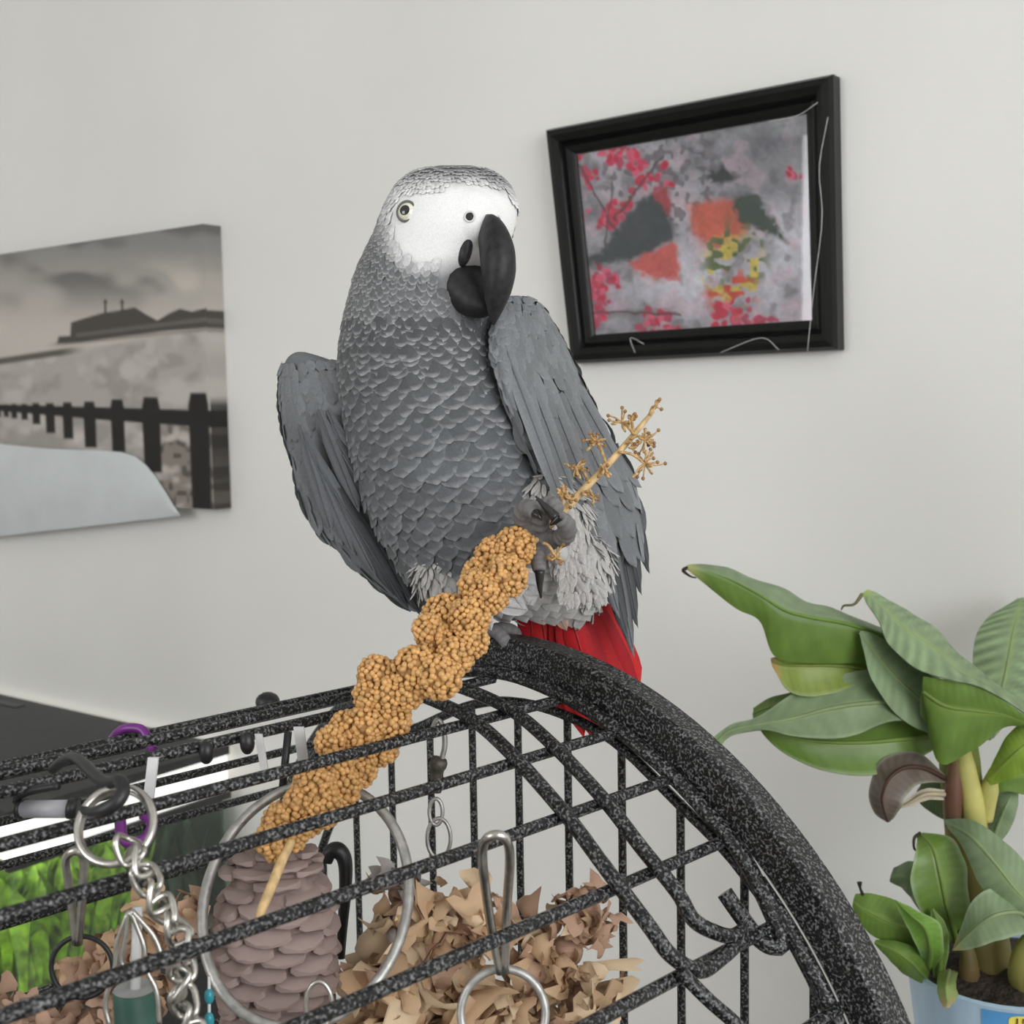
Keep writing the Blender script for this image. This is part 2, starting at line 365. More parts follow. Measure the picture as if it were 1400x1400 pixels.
# ------------------------------------------------------------------ seaside canvas
CS0, CS1, CZ0, CZ1, CT = -1.33, -.7195, -.1415, .2450, .030
cv = thing('canvas_picture', RM((CS0 + CS1) / 2, 0, CZ0), 'stretched canvas of a stormy seafront with pier and dark groyne posts', 'picture')
def print_sea(X, Y):
    n1 = fbm(X * .6, Y, 60, 2); n2 = fbm(X * .8, Y + .2 * X, 26, 5); n3 = vnoise(X, Y * .7, 6, 8)
    t = sstep(300, 470, Y + (n1 - .5) * 60)
    img = lin((134, 133, 130)) * (1 - t[..., None]) + lin((198, 190, 182)) * t[..., None]
    img = mixc(img, (104, 102, 99), sstep(.46, .66, n1) * sstep(450, 370, Y) * .9); img = mixc(img, (214, 204, 192), sstep(.46, .28, n1) * sstep(330, 410, Y) * .8)
    hz = 503 - .165 * X                                       # far shore line
    sea = sstep(-2, 3, Y - hz + 8)
    img = mixc(img, (176, 170, 164), sea); img = mixc(img, (150, 145, 139), sea * sstep(.45, .7, n2) * .7); img = mixc(img, (198, 192, 186), sea * sstep(.5, .3, fbm(X, Y, 34, 12)) * .7)
    img = mixc(img, (96, 92, 84), sstep(7, 2, np.abs(Y - (494 - .15 * X))) * sstep(125, 80, X))
    img = mixc(img, (110, 104, 98), sstep(5, 1, np.abs(Y - (468 - .10 * (X - 100)))) * sstep(60, 90, X) * .6)
    def blob(poly, c, soft=1.5, k=1.0):
        nonlocal img
        img = mixc(img, c, sstep(soft, -soft, poly_sd(X, Y, poly)) * k)
    blob([(78, 470), (80, 460), (96, 459), (97, 441), (112, 436), (140, 428), (165, 424), (184, 420), (200, 430), (215, 438), (232, 428), (246, 422), (262, 426), (302, 416), (302, 446), (230, 452), (150, 462), (110, 468)], (78, 73, 68))
    blob([(104, 456), (180, 446), (296, 432), (296, 438), (180, 452), (104, 461)], (112, 106, 100), 1.2, .7)
    for px_ in (144, 167): blob([(px_ - 1.5, 428), (px_ - 1.5, 412), (px_ + 1.5, 412), (px_ + 1.5, 428)], (70, 66, 62), 1.2); blob([(px_ - 3, 414), (px_, 408), (px_ + 3, 414)], (70, 66, 62), 1.2)
    shore = sstep(560, 600, Y)
    img = mixc(img, (138, 130, 122), shore * sstep(185, 225, X + (n2 - .5) * 40)); img = mixc(img, (92, 86, 80), shore * sstep(185, 225, X) * sstep(.5, .72, n3)); img = mixc(img, (206, 198, 192), shore * sstep(.52, .3, n2) * .8)
    dk = (34, 32, 29)
    blob([(-80, 551), (0, 553), (150, 557), (310, 562), (310, 586), (150, 575), (0, 562), (-80, 558)], dk)
    for (cx, w, y0, y1) in [(271, 28, 537, 705), (206, 25, 543, 646), (160, 19, 546, 618), (122, 17, 549, 612), (92, 14, 550, 600), (68, 13, 551, 592), (49, 11, 551, 580), (33, 9, 552, 574), (19, 8, 552, 572), (8, 7, 553, 570), (-2, 6, 553, 570), (-12, 6, 554, 568)]:
        blob([(cx - w * .38, y0), (cx + w * .38, y0), (cx + w * .5, y0 + w * .6), (cx + w * .5 + (y1 - y0) * .03, y1), (cx - w * .45 + (y1 - y0) * .03, y1), (cx - w * .5, y0 + w * .6)], dk)
    return img
NX, NY = 240, 170
ss, zz = np.meshgrid(np.linspace(CS0, CS1, NX), np.linspace(CZ1, CZ0, NY))
pts = W0 + E_ * ss[..., None] + N_ * CT + Z_ * zz[..., None]
rel = pts - CAM; dd = rel @ FW; PX = 700 + FPX * (rel @ RT) / dd; PY = 700 - FPX * (rel @ UP) / dd
colr = print_sea(PX, PY)
b = MB(); b.add(pts.reshape(-1, 3), [(j * NX + i, (j + 1) * NX + i, (j + 1) * NX + i + 1, j * NX + i + 1) for j in range(NY - 1) for i in range(NX - 1)], colr.reshape(-1, 3))
M['canvas'] = mat('canvas_print', rough=.85, attr=True, noise=(700, .95, 1.04, 2, (1, 1, 1)))
b.build('printed_front', M['canvas'], cv)
def wrap(name, sa, sb, za, zb, edge):
    b = MB(); n = 150; rows = []; cs = []
    for j in range(n):
        t = j / (n - 1); s_ = sa + (sb - sa) * t; z_ = za + (zb - za) * t
        for q in (CT, CT * .5, 0.0): cs.append(edge[int(t * (len(edge) - 1))])
        rows.append([RM(s_, q, z_) for q in (CT, CT * .5, 0.0)])
    b.grid(rows, cs); b.build(name, M['canvas'], cv)
wrap('wrapped_edge', CS1, CS1, CZ1, CZ0, colr[:, -3]); wrap('wrapped_edge', CS0, CS0, CZ1, CZ0, colr[:, 2])
wrap('wrapped_edge', CS0, CS1, CZ1, CZ1, colr[2]); wrap('wrapped_edge', CS0, CS1, CZ0, CZ0, colr[-3])

# pale sheet over the lower part of the canvas
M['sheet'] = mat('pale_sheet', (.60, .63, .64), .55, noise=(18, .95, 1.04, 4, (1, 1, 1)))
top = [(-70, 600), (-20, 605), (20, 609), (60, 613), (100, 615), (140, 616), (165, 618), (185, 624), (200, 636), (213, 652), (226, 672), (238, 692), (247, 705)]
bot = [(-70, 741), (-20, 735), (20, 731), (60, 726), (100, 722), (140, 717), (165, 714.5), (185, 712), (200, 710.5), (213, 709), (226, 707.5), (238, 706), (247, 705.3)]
def sheet_rows(extra):
    rows = []
    for t in np.linspace(0, 1, 7):
        r = []
        for i, (a, c) in enumerate(zip(top, bot)):
            x, y = a[0] + (c[0] - a[0]) * t, a[1] + (c[1] - a[1]) * t
            q = .0315 + extra + .010 * math.sin(t * math.pi) * (1 - i / 14)
            s_, z_ = on_wall(x, y, q); r.append(RM(s_, q, z_))
        rows.append(r)
    return rows
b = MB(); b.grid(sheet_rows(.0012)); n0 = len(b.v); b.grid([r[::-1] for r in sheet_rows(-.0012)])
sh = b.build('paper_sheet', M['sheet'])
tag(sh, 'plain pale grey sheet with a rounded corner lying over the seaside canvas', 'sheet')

# ------------------------------------------------------------------ bird cage with a domed top
AZ = math.radians(45.8)
CU = np.array([math.sin(AZ), math.cos(AZ), 0]); CVV = np.array([math.cos(AZ), -math.sin(AZ), 0])
C0 = P(690, 900, .74)
def CG(U, V, Zz): return C0 + CU * U + CVV * V + Z_ * Zz
def sag(V): return -.009 * float(sstep(0, .12, -V))
CZC, RB, UL = -.275, .262, -.62               # dome axis height, bar radius of the dome, length of the cage
def dome(U, V, r=RB, sgn=1): return CG(U, V, math.sqrt(max(r * r - V * V, 0)) + CZC)
cage_base = CG(UL / 2, 0, 0); cage_base = np.array([cage_base[0], cage_base[1], 0.0])
cage = thing('bird_cage', cage_base, 'black hammertone domed bird cage with an open bar top', 'cage')
ZB = -(C0[2]) + .72                           # tray level of the cage (relative to C0)
def arch_path(U, r, n=48):
    pts = [CG(U, -r, ZB)] + [CG(U, r * math.sin(t), CZC + r * math.cos(t)) for t in np.linspace(-math.pi / 2, math.pi / 2, n)] + [CG(U, r, ZB)]
    return pts
def square_arch(U0, U1, ri, ro):
    b = MB(); rows = []; ch = .0022
    prof_ = [(U0 + ch, ri), (U1 - ch, ri), (U1, ri + ch), (U1, ro - ch), (U1 - ch, ro), (U0 + ch, ro), (U0, ro - ch), (U0, ri + ch)]
    ths = [None] + list(np.linspace(-math.pi / 2, math.pi / 2, 72)) + [None]
    for i, t in enumerate(ths):
        r = []
        for (U, rad) in prof_:
            if t is None: r.append(CG(U, -rad if i == 0 else rad, ZB))
            else: r.append(CG(U, rad * math.sin(t), CZC + rad * math.cos(t) + sag(rad * math.sin(t))))
        rows.append(r)
    b.grid(rows, closed=True, cap=True); return b
square_arch(0, .019, .264, .2865).build('arch_tube', M['cage_dark'], cage, auto=35)
square_arch(UL - .019, UL, .264, .2865).build('arch_tube', M['cage_dark'], cage, auto=35)
def rod(name, path, r, m, n=8): b = MB(); b.tube(path, r, n); return b.build(name, m, cage, auto=60)
# bars along the dome, front half as seen and the back half behind it
BV = [(-.060, .2650), (-.030, .2655), (-.008, RB), (.0465, RB), (.0885, RB), (.1255, .2605), (.160, .2585), (.192, .2560), (.2270, .2660), (.2500, .2700)]
for V, r in BV:
    if V in (-.030, -.060): rod('dome_bar', [dome(UL, V, r), dome(0.004, V, r)], .0030, M['cage'])
    elif abs(V - .192) < .001: rod('dome_bar', [dome(UL, V, r), dome(-.085, V, r), dome(-.006, V, r)], .0032, M['cage'])
    else: rod('dome_bar', [dome(UL, V, r), dome(-.002, V, r)], .0031, M['cage'])
for V in (-.100, -.140, -.178, -.212, -.240, -.258):
    rod('dome_bar', [dome(UL, V, RB), dome(-.002, V, RB)], .0029, M['cage'])
# straight lower bars of the front and back walls
for k in range(6):
    zz_ = CZC - .03 - k * .055
    if zz_ > ZB: rod('wall_bar', [CG(UL, .268, zz_), CG(0, .268, zz_)], .003, M['cage']); rod('wall_bar', [CG(UL, -.268, zz_), CG(0, -.268, zz_)], .003, M['cage'])
# end panel: bent rod with the upright bars below it
EP = [(-.235, -.275), (-.205, -.180), (-.160, -.110), (-.1063, -.0686), (-.0788, -.0545), (-.0353, -.0350), (.004, -.0265), (.0451, -.0275), (.0837, -.0365), (.1233, -.0590), (.1654, -.0855), (.2078, -.1300), (.240, -.200), (.256, -.275)]
def end_panel(U):
    rod('panel_arch_rod', spline([CG(U, a, c) for a, c in EP], 60), .0030, M['rod_dark'])
    ev = np.array([a for a, c in EP]); ez = np.array([c for a, c in EP])
    for i in range(-4, 9):
        V = -.0788 + .0409 * i
        if -.25 < V < .25: rod('upright_bar', [CG(U + .003, V, float(np.interp(V, ev, ez))), CG(U + .003, V, ZB)], .0023, M['cage'])
end_panel(.004); end_panel(UL - .004)
# rod that lines the end arch, ending in a small hook, with the next rod below it
th0 = math.asin(.190 / .262)
lin_ = [CG(-.0025, (.2665 - .0045 * max(t, 0) / th0) * math.sin(t), CZC + (.2665 - .0045 * max(t, 0) / th0) * math.cos(t) + sag(.26 * math.sin(t))) for t in np.linspace(-.35, th0, 40)]
hk = [CG(-.007, .1975, -.1085), CG(-.012, .1965, -.1125), CG(-.017, .191, -.108), CG(-.021, .183, -.097), CG(-.023, .176, -.088)]
rod('lining_rod', spline(lin_[::4] + hk, 70), .0042, M['cage_dark'])
rod('lining_rod', spline([CG(-.003, .262 * math.sin(t), CZC + .262 * math.cos(t)) for t in np.linspace(th0 - .045, math.pi / 2, 12)] + [CG(-.003, .262, ZB)], 40), .0040, M['cage_dark'])
rod('lining_rod', spline([CG(-.003, -.262 * math.sin(t), CZC + .262 * math.cos(t)) for t in np.linspace(.35, math.pi / 2, 12)] + [CG(-.003, -.262, ZB)], 40), .0040, M['cage_dark'])
# the two bent rods that edge the roof flap
def flap(U, Vend, turn, rr):
    pts = [dome(U + .012, -.03, RB + .005), dome(U + .008, .0, RB + .005), dome(U + .004, .05, RB + .005), dome(U - .003, .09, RB + .005), dome(U - .008, .13, RB + .004), dome(U - .010, .155, RB + .003), dome(U - .009, Vend, RB + .003)] + turn
    return rod('flap_rod', spline(pts, 80), rr, M['rod_dark'], 10)
flap(-.079, .182, [dome(-.083, .1905, RB), dome(-.070, .1965, RB - .002), dome(-.052, .1955, RB - .003), dome(-.034, .1935, RB - .003)], .0036)
flap(-.051, .176, [dome(-.058, .184, RB), dome(-.050, .1905, RB), dome(-.040, .193, RB - .001), dome(-.030, .193, RB - .001)], .0036)
rod('flap_rod', spline([dome(-.083, .196, RB), dome(-.076, .206, RB), dome(-.066, .216, RB), dome(-.058, .228, RB), dome(-.054, .245, RB), CG(-.052, .262, CZC), CG(-.052, .262, ZB)], 40), .0034, M['rod_dark'])
# knob on the arch and clips under the topmost bars
b = MB(); b.ball(P(366, 960, .845), (.0085, .0085, .0070)); b.build('arch_knob', M['black'], cage)
for (x, y, d) in ((282, 1029, .604), (338, 1016, .616)):
    b = MB(); b.ball(P(x, y, d), (.0038, .0038, .0058)); b.build('bar_clip', M['black'], cage)
# tray, corner frame and legs (below the picture)
b = MB(); b.box(CG(UL - .02, -.29, ZB - .05), CU * (-UL + .04), CVV * .58, Z_ * .05); b.build('tray_base', M['cage_dark'], cage, smooth=False)
for U in (UL, -.0):
    for V in (-.27, .27):
        b = MB(); b.box(CG(U - .012, V - .012, -C0[2]), CU * .024, CVV * .024, Z_ * (.72 - .05)); b.build('leg', M['cage_dark'], cage, smooth=False)

# ------------------------------------------------------------------ aquarium on its cabinet by the wall
AS0, AS1, AQ0, AQ1, AT = -1.36, -.725, .02, .355, -.475
M['hood'] = mat('hood_plastic', (.030, .030, .031), .55, noise=(40, .85, 1.2, 3, (1, 1, 1)))
M['lamp'] = mat('lamp_casing', (.9, .9, .87), .4, noise=(30, .98, 1.02, 2, (1, 1, 1)), emit=((1.0, .99, .93), .9))
M['tank_glass'] = glass_mat('tank_glass', (.96, 1, .97), .05)
M['cabinet'] = mat('cabinet_black', (.02, .02, .021), .45, noise=(30, .85, 1.2, 3, (1, 1, 6)))
aq = thing('aquarium', RM((AS0 + AS1) / 2, (AQ0 + AQ1) / 2, -.76), 'planted aquarium with a flat black lid and bright white lamp band', 'aquarium')
def abox(name, s0, s1, q0, q1, z0, z1, m, par): b = MB(); b.box(RM(s0, q0, z0), E_ * (s1 - s0), N_ * (q1 - q0), Z_ * (z1 - z0)); return b.build(name, m, par, smooth=False)
lid = abox('lid', AS0 - .006, AS1 + .006, AQ0, AQ1 + .006, AT - .012, AT, M['hood'], aq)
s_, z_ = on_wall(8, 965, .06)
abox('feeding_slot', s_ - .05, s_ + .03, .045, .062, AT, AT + .0012, M['black'], lid)
abox('lamp_band', AS0, AS1, AQ0, AQ1, -.540, AT - .012, M['lamp'], aq)
for nm, a in (('glass_side', (AS1 - .005, AS1, AQ0, AQ1)), ('glass_side', (AS0, AS0 + .005, AQ0, AQ1)), ('glass_side', (AS0, AS1, AQ1 - .005, AQ1)), ('glass_side', (AS0, AS1, AQ0, AQ0 + .005))):
    abox(nm, *a, -.76, -.540, M['tank_glass'], aq)
abox('top_rim', AS1 - .004, AS1 + .006, AQ0, AQ1 + .006, -.550, -.540, M['hood'], aq); abox('bottom_rim', AS0, AS1 + .006, AQ0, AQ1 + .006, -.762, -.742, M['hood'], aq)
abox('back_panel', AS0 + .006, AS1 - .006, AQ0 + .006, AQ0 + .010, -.742, -.545, mat('tank_back', (.02, .035, .02), .6, noise=(30, .6, 1.4, 3, (1, 1, 1))), aq)
abox('gravel', AS0 + .006, AS1 - .006, AQ0 + .01, AQ1 - .006, -.742, -.725, mat('gravel', (.16, .12, .09), .9, noise=(300, .5, 1.5, 2, (1, 1, 1)), bump=(300, .6, .003)), aq)
cb = thing('aquarium_cabinet', RM((AS0 + AS1) / 2, (AQ0 + AQ1) / 2, FLOOR), 'plain black cabinet standing below the planted aquarium', 'cabinet')
abox('body', AS0 - .01, AS1 + .01, .01, .37, FLOOR, -.762, M['cabinet'], cb)
for k in range(2):
    d = abox('door', AS0 + .01 + k * .315, AS0 + .305 + k * .315, .37, .385, FLOOR + .06, -.80, M['cabinet'], cb); abox('handle', AS0 + .27 + k * .07, AS0 + .28 + k * .07, .385, .40, -1.1, -1.0, M['dull_steel'], d)
M['weed'] = mat('water_weed', (.30, .50, .03), .5, noise=(45, .12, 1.7, 3, (1, 1, 1)))
M['dark_weed'] = mat('dark_weed', (.02, .045, .02), .5, noise=(60, .5, 1.6, 3, (1, 1, 1)))
def weed(name, spots, n, h, m, label, w):
    b = MB()
    for s0, q0 in spots:
        for i in range(n):
            sx, sq = s0 + rng.normal() * .022, q0 + rng.normal() * .020; a = rng.uniform(0, 6.28); hh = h * rng.uniform(.45, 1.0)
            sx = min(max(sx, AS0 + .02), AS1 - .02); sq = min(max(sq, AQ0 + .025), AQ1 - .02)
            tip = np.array([min(max(sx + math.cos(a) * .03, AS0 + .012), AS1 - .012), min(max(sq + math.sin(a) * .03, AQ0 + .014), AQ1 - .012)])
            p0, p1, p2 = RM(sx, sq, -.727), RM((sx + tip[0]) / 2, (sq + tip[1]) / 2, -.727 + hh * .7), RM(tip[0], tip[1], -.727 + hh)
            side = E_ * math.cos(a + 1.57) + N_ * math.sin(a + 1.57); L = spline([p0, p1, p2], 7); ww = [w * .3, w * .5, w * .8, w * 1.1, w * 1.2, w * .8, w * .1]
            b.grid([[c - side * k, c + np.cross(side, Z_) * k * .25, c + side * k] for c, k in zip(L, ww)])
    tag(b.build(name, m), label, 'water plants', None, 'stuff')
weed('water_weed', [(s0, q0) for s0 in (-.755, -.80, -.87, -.96, -1.08, -1.22) for q0 in (.315, .27, .225, .18)], 26, .165, M['weed'], 'mass of bright green water weed inside the lit aquarium', .012)
weed('strap_weed', [(s0, .10) for s0 in (-.76, -.83, -.92)], 34, .165, M['dark_weed'], 'dark strappy water weed at the aquarium end nearest the wall', .005)

# ------------------------------------------------------------------ banana plant in a pot
M['leaf_top'] = mat('leaf_top', rough=.42, attr=True, noise=(40, .85, 1.12, 3, (1, 1, 1)), spec=.5)
M['leaf_under'] = mat('leaf_under', rough=.55, attr=True, noise=(50, .85, 1.12, 3, (1, 1, 1)), spec=.3)
PD = 1.0
pot_c = P(1368, 1322, PD)
plant = thing('potted_banana_plant', (pot_c[0], pot_c[1], pot_c[2] - .14), 'young banana plant with broad green leaves in a pale blue pot', 'plant')
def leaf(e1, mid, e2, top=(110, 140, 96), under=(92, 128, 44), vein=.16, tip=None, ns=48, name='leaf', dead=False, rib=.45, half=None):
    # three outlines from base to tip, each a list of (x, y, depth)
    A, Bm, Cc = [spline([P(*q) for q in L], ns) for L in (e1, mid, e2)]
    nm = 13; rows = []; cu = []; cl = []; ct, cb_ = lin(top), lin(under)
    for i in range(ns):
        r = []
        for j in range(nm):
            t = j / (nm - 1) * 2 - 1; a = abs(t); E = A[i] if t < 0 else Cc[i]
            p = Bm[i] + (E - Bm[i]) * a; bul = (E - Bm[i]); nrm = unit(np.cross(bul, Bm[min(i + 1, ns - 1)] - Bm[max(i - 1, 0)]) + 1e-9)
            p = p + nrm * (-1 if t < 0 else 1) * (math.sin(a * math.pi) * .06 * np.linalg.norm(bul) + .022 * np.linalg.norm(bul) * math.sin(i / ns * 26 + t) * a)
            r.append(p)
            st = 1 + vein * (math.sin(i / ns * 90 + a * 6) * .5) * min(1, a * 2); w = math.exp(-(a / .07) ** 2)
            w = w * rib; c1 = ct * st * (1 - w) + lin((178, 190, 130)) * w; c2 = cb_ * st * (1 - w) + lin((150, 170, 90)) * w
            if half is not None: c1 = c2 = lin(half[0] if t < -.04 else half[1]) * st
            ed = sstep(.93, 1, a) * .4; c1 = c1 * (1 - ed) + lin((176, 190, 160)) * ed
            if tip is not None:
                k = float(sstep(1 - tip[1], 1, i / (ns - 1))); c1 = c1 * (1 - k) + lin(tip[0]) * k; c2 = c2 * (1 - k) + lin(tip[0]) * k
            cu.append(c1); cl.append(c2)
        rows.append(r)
    b = MB(); b.grid(rows, cu, 0)
    nr = []
    for i in range(ns):
        r = []
        for j in range(nm):
            du = rows[i][min(j + 1, nm - 1)] - rows[i][max(j - 1, 0)]; dv = rows[min(i + 1, ns - 1)][j] - rows[max(i - 1, 0)][j]
            r.append(rows[i][j] + unit(np.cross(du, dv) + 1e-12) * .0007)
        nr.append(r)
    b.grid(nr, cl, 1)
    o = b.build(name, [M['leaf_top'], M['leaf_under']], plant)
    b = MB(); b.tube([p for p in Bm], list(np.linspace(.0022, .0005, ns)), 6, cs=[tuple(lin(under) * .6 + lin((150, 165, 95)) * .4 * rib + lin(under) * .4 * (1 - rib))] * ns); b.build('midrib', M['leaf_under'], o)
    return o
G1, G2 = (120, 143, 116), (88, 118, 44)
# upper left leaf reaching out to the wall: pale top strip, green half hanging
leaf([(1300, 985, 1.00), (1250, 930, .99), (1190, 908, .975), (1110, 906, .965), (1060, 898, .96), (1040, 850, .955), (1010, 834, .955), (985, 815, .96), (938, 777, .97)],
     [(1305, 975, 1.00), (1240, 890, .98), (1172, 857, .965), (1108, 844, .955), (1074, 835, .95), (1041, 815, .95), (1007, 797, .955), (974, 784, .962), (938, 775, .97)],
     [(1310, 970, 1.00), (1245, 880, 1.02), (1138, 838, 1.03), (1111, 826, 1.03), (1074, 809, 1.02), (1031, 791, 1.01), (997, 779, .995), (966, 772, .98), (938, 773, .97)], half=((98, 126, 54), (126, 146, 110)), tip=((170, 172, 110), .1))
# long pale leaf whose tip points up
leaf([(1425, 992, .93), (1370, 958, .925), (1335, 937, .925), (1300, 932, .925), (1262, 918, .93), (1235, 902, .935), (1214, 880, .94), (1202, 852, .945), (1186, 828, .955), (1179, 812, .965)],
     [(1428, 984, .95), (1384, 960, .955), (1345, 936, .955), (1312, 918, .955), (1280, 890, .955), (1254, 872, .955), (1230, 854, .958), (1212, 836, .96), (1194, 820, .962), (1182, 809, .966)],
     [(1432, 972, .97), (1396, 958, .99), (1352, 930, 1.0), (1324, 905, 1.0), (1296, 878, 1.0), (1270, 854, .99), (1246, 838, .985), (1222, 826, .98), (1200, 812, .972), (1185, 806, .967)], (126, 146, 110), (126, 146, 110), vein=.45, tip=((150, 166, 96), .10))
part_leaf_hook = [(1179, 812, .965), (1168, 826, .962), (1154, 828, .962), (1150, 834, .962)]
# dark leaf below it
leaf([(1325, 1004, .985), (1290, 1006, .965), (1245, 992, .955), (1215, 965, .95), (1192, 930, .95), (1180, 890, .953), (1175, 866, .957)], [(1325, 1000, .985), (1300, 978, .97), (1260, 958, .965), (1228, 930, .962), (1205, 904, .96), (1186, 880, .958), (1175, 865, .957)],
     [(1328, 990, .985), (1312, 945, .98), (1272, 926, .975), (1238, 900, .972), (1214, 880, .968), (1192, 866, .962), (1176, 862, .957)], (126, 146, 110), (126, 146, 110))
# green half hanging from the pale leaf
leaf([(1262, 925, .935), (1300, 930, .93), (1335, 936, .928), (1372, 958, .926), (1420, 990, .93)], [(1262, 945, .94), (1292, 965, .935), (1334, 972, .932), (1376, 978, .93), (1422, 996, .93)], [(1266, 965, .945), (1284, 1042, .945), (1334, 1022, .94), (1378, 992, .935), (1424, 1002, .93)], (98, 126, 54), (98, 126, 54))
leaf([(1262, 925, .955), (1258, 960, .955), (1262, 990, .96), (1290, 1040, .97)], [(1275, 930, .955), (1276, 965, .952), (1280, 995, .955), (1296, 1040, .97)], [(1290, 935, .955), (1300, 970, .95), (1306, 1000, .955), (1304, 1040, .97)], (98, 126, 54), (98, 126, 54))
# broad left leaf with drooping pale tip
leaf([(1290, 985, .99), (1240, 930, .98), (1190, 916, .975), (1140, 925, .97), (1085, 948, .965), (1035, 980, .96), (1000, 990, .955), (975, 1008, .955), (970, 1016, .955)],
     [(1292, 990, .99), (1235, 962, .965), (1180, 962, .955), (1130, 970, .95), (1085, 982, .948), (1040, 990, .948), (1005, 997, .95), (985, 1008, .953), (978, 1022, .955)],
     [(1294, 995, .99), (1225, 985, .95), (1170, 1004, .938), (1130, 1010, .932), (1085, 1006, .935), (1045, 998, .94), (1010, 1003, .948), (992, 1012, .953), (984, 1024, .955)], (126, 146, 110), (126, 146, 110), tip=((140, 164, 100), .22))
# darker leaf under it
leaf([(1300, 1000, .99), (1240, 985, .98), (1180, 985, .975), (1120, 990, .97), (1070, 990, .965), (1040, 985, .96), (1030, 978, .96)],
     [(1300, 1005, .99), (1240, 1010, .97), (1180, 1015, .965), (1120, 1014, .96), (1070, 1006, .958), (1045, 995, .96), (1032, 984, .96)],
     [(1300, 1012, .99), (1245, 1042, .965), (1190, 1060, .955), (1130, 1054, .95), (1080, 1034, .95), (1050, 1010, .955), (1035, 990, .96)], (98, 126, 54), (98, 126, 54))
leaf([(1200, 940, 1.0), (1140, 942, 1.0), (1085, 946, 1.0), (1050, 955, 1.0), (1030, 968, 1.0)], [(1200, 950, 1.0), (1140, 955, .99), (1085, 960, .99), (1050, 968, .99), (1029, 976, 1.0)],
     [(1200, 975, 1.0), (1140, 985, .985), (1085, 985, .985), (1050, 985, .985), (1029, 984, 1.0)], (98, 126, 54), (98, 126, 54))
leaf([(1235, 930, 1.0), (1180, 902, .985), (1140, 893, .98), (1100, 893, .975), (1070, 896, .972), (1054, 900, .972)], [(1235, 935, 1.0), (1180, 915, .98), (1140, 910, .972), (1100, 910, .968), (1072, 910, .97), (1054, 904, .972)],
     [(1235, 945, 1.0), (1180, 935, .97), (1140, 948, .962), (1100, 952, .958), (1076, 942, .962), (1056, 912, .972)], (128, 146, 62), (118, 138, 56), tip=((190, 150, 92), .2))
# leaf behind on the right, ribbed
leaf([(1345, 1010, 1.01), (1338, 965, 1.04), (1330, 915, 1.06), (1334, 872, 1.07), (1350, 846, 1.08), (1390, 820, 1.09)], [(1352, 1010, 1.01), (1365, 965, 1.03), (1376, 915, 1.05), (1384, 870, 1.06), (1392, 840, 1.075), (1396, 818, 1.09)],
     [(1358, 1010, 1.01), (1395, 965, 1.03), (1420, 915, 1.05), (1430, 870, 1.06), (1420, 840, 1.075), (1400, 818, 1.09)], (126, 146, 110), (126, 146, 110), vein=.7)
# stem and sheaths
def part_tube(name, pts, rads, cols, n=10, m='leaf_under'):
    b = MB(); L = spline([P(*q) for q in pts], 16); rr = np.interp(np.linspace(0, 1, 16), np.linspace(0, 1, len(rads)), rads)
    cc = [tuple(np.interp(t, np.linspace(0, 1, len(cols)), [lin(c)[k] for c in cols]) for k in range(3)) for t in np.linspace(0, 1, 16)]
    b.tube(L, list(rr), n, cs=cc); return b.build(name, M[m], plant)
part_tube('stem', [(1352, 1335, 1.0), (1345, 1280, 1.0), (1328, 1190, 1.0), (1318, 1100, 1.0), (1312, 1040, 1.0), (1315, 1000, 1.0)], [.020, .019, .0175, .0165, .0160, .012], [(112, 102, 58), (112, 104, 58), (114, 108, 58), (124, 112, 60), (122, 132, 56), (120, 138, 60)], 14)
part_tube('leaf_sheath', [(1336, 1160, .985), (1330, 1100, .984), (1320, 1050, .985), (1316, 1010, .99)], [.0085, .009, .008, .004], [(150, 150, 80), (196, 190, 112), (190, 184, 110), (140, 150, 70)])
part_tube('leaf_sheath', [(1302, 1130, .986), (1304, 1090, .985), (1306, 1050, .987), (1310, 1020, .99)], [.006, .0075, .006, .003], [(92, 70, 52), (112, 76, 62), (110, 84, 60), (120, 120, 60)])
part_tube('leaf_sheath', [(1345, 1120, .99), (1352, 1080, .985), (1358, 1052, .985)], [.007, .0075, .003], [(186, 180, 104), (190, 186, 110), (150, 160, 80)])
# withered brown leaf folded down beside the stem
leaf([(1292, 1060, .98), (1262, 1032, .97), (1228, 1028, .965), (1200, 1045, .96), (1188, 1080, .96), (1194, 1110, .96), (1212, 1124, .96)], [(1292, 1064, .98), (1262, 1050, .955), (1236, 1050, .95), (1216, 1064, .945), (1206, 1088, .945), (1208, 1106, .95), (1214, 1124, .96)],
     [(1292, 1070, .98), (1268, 1070, .96), (1250, 1076, .955), (1238, 1090, .95), (1232, 1104, .95), (1224, 1116, .955), (1216, 1124, .96)], (104, 92, 84), (70, 48, 38), vein=.3, rib=0)
leaf([(1292, 1080, .985), (1265, 1078, .98), (1240, 1092, .975), (1228, 1102, .975)], [(1292, 1086, .985), (1266, 1086, .975), (1244, 1097, .973), (1228, 1104, .975)], [(1292, 1094, .985), (1268, 1094, .98), (1248, 1102, .976), (1228, 1106, .975)], (204, 190, 172), (190, 172, 150))
leaf([(1330, 1130, 1.02), (1290, 1120, 1.03), (1265, 1105, 1.03), (1250, 1090, 1.03)], [(1325, 1110, 1.02), (1290, 1095, 1.03), (1268, 1082, 1.03), (1252, 1085, 1.03)], [(1325, 1080, 1.02), (1290, 1055, 1.03), (1270, 1058, 1.03), (1254, 1080, 1.03)], (126, 146, 110), (126, 146, 110))
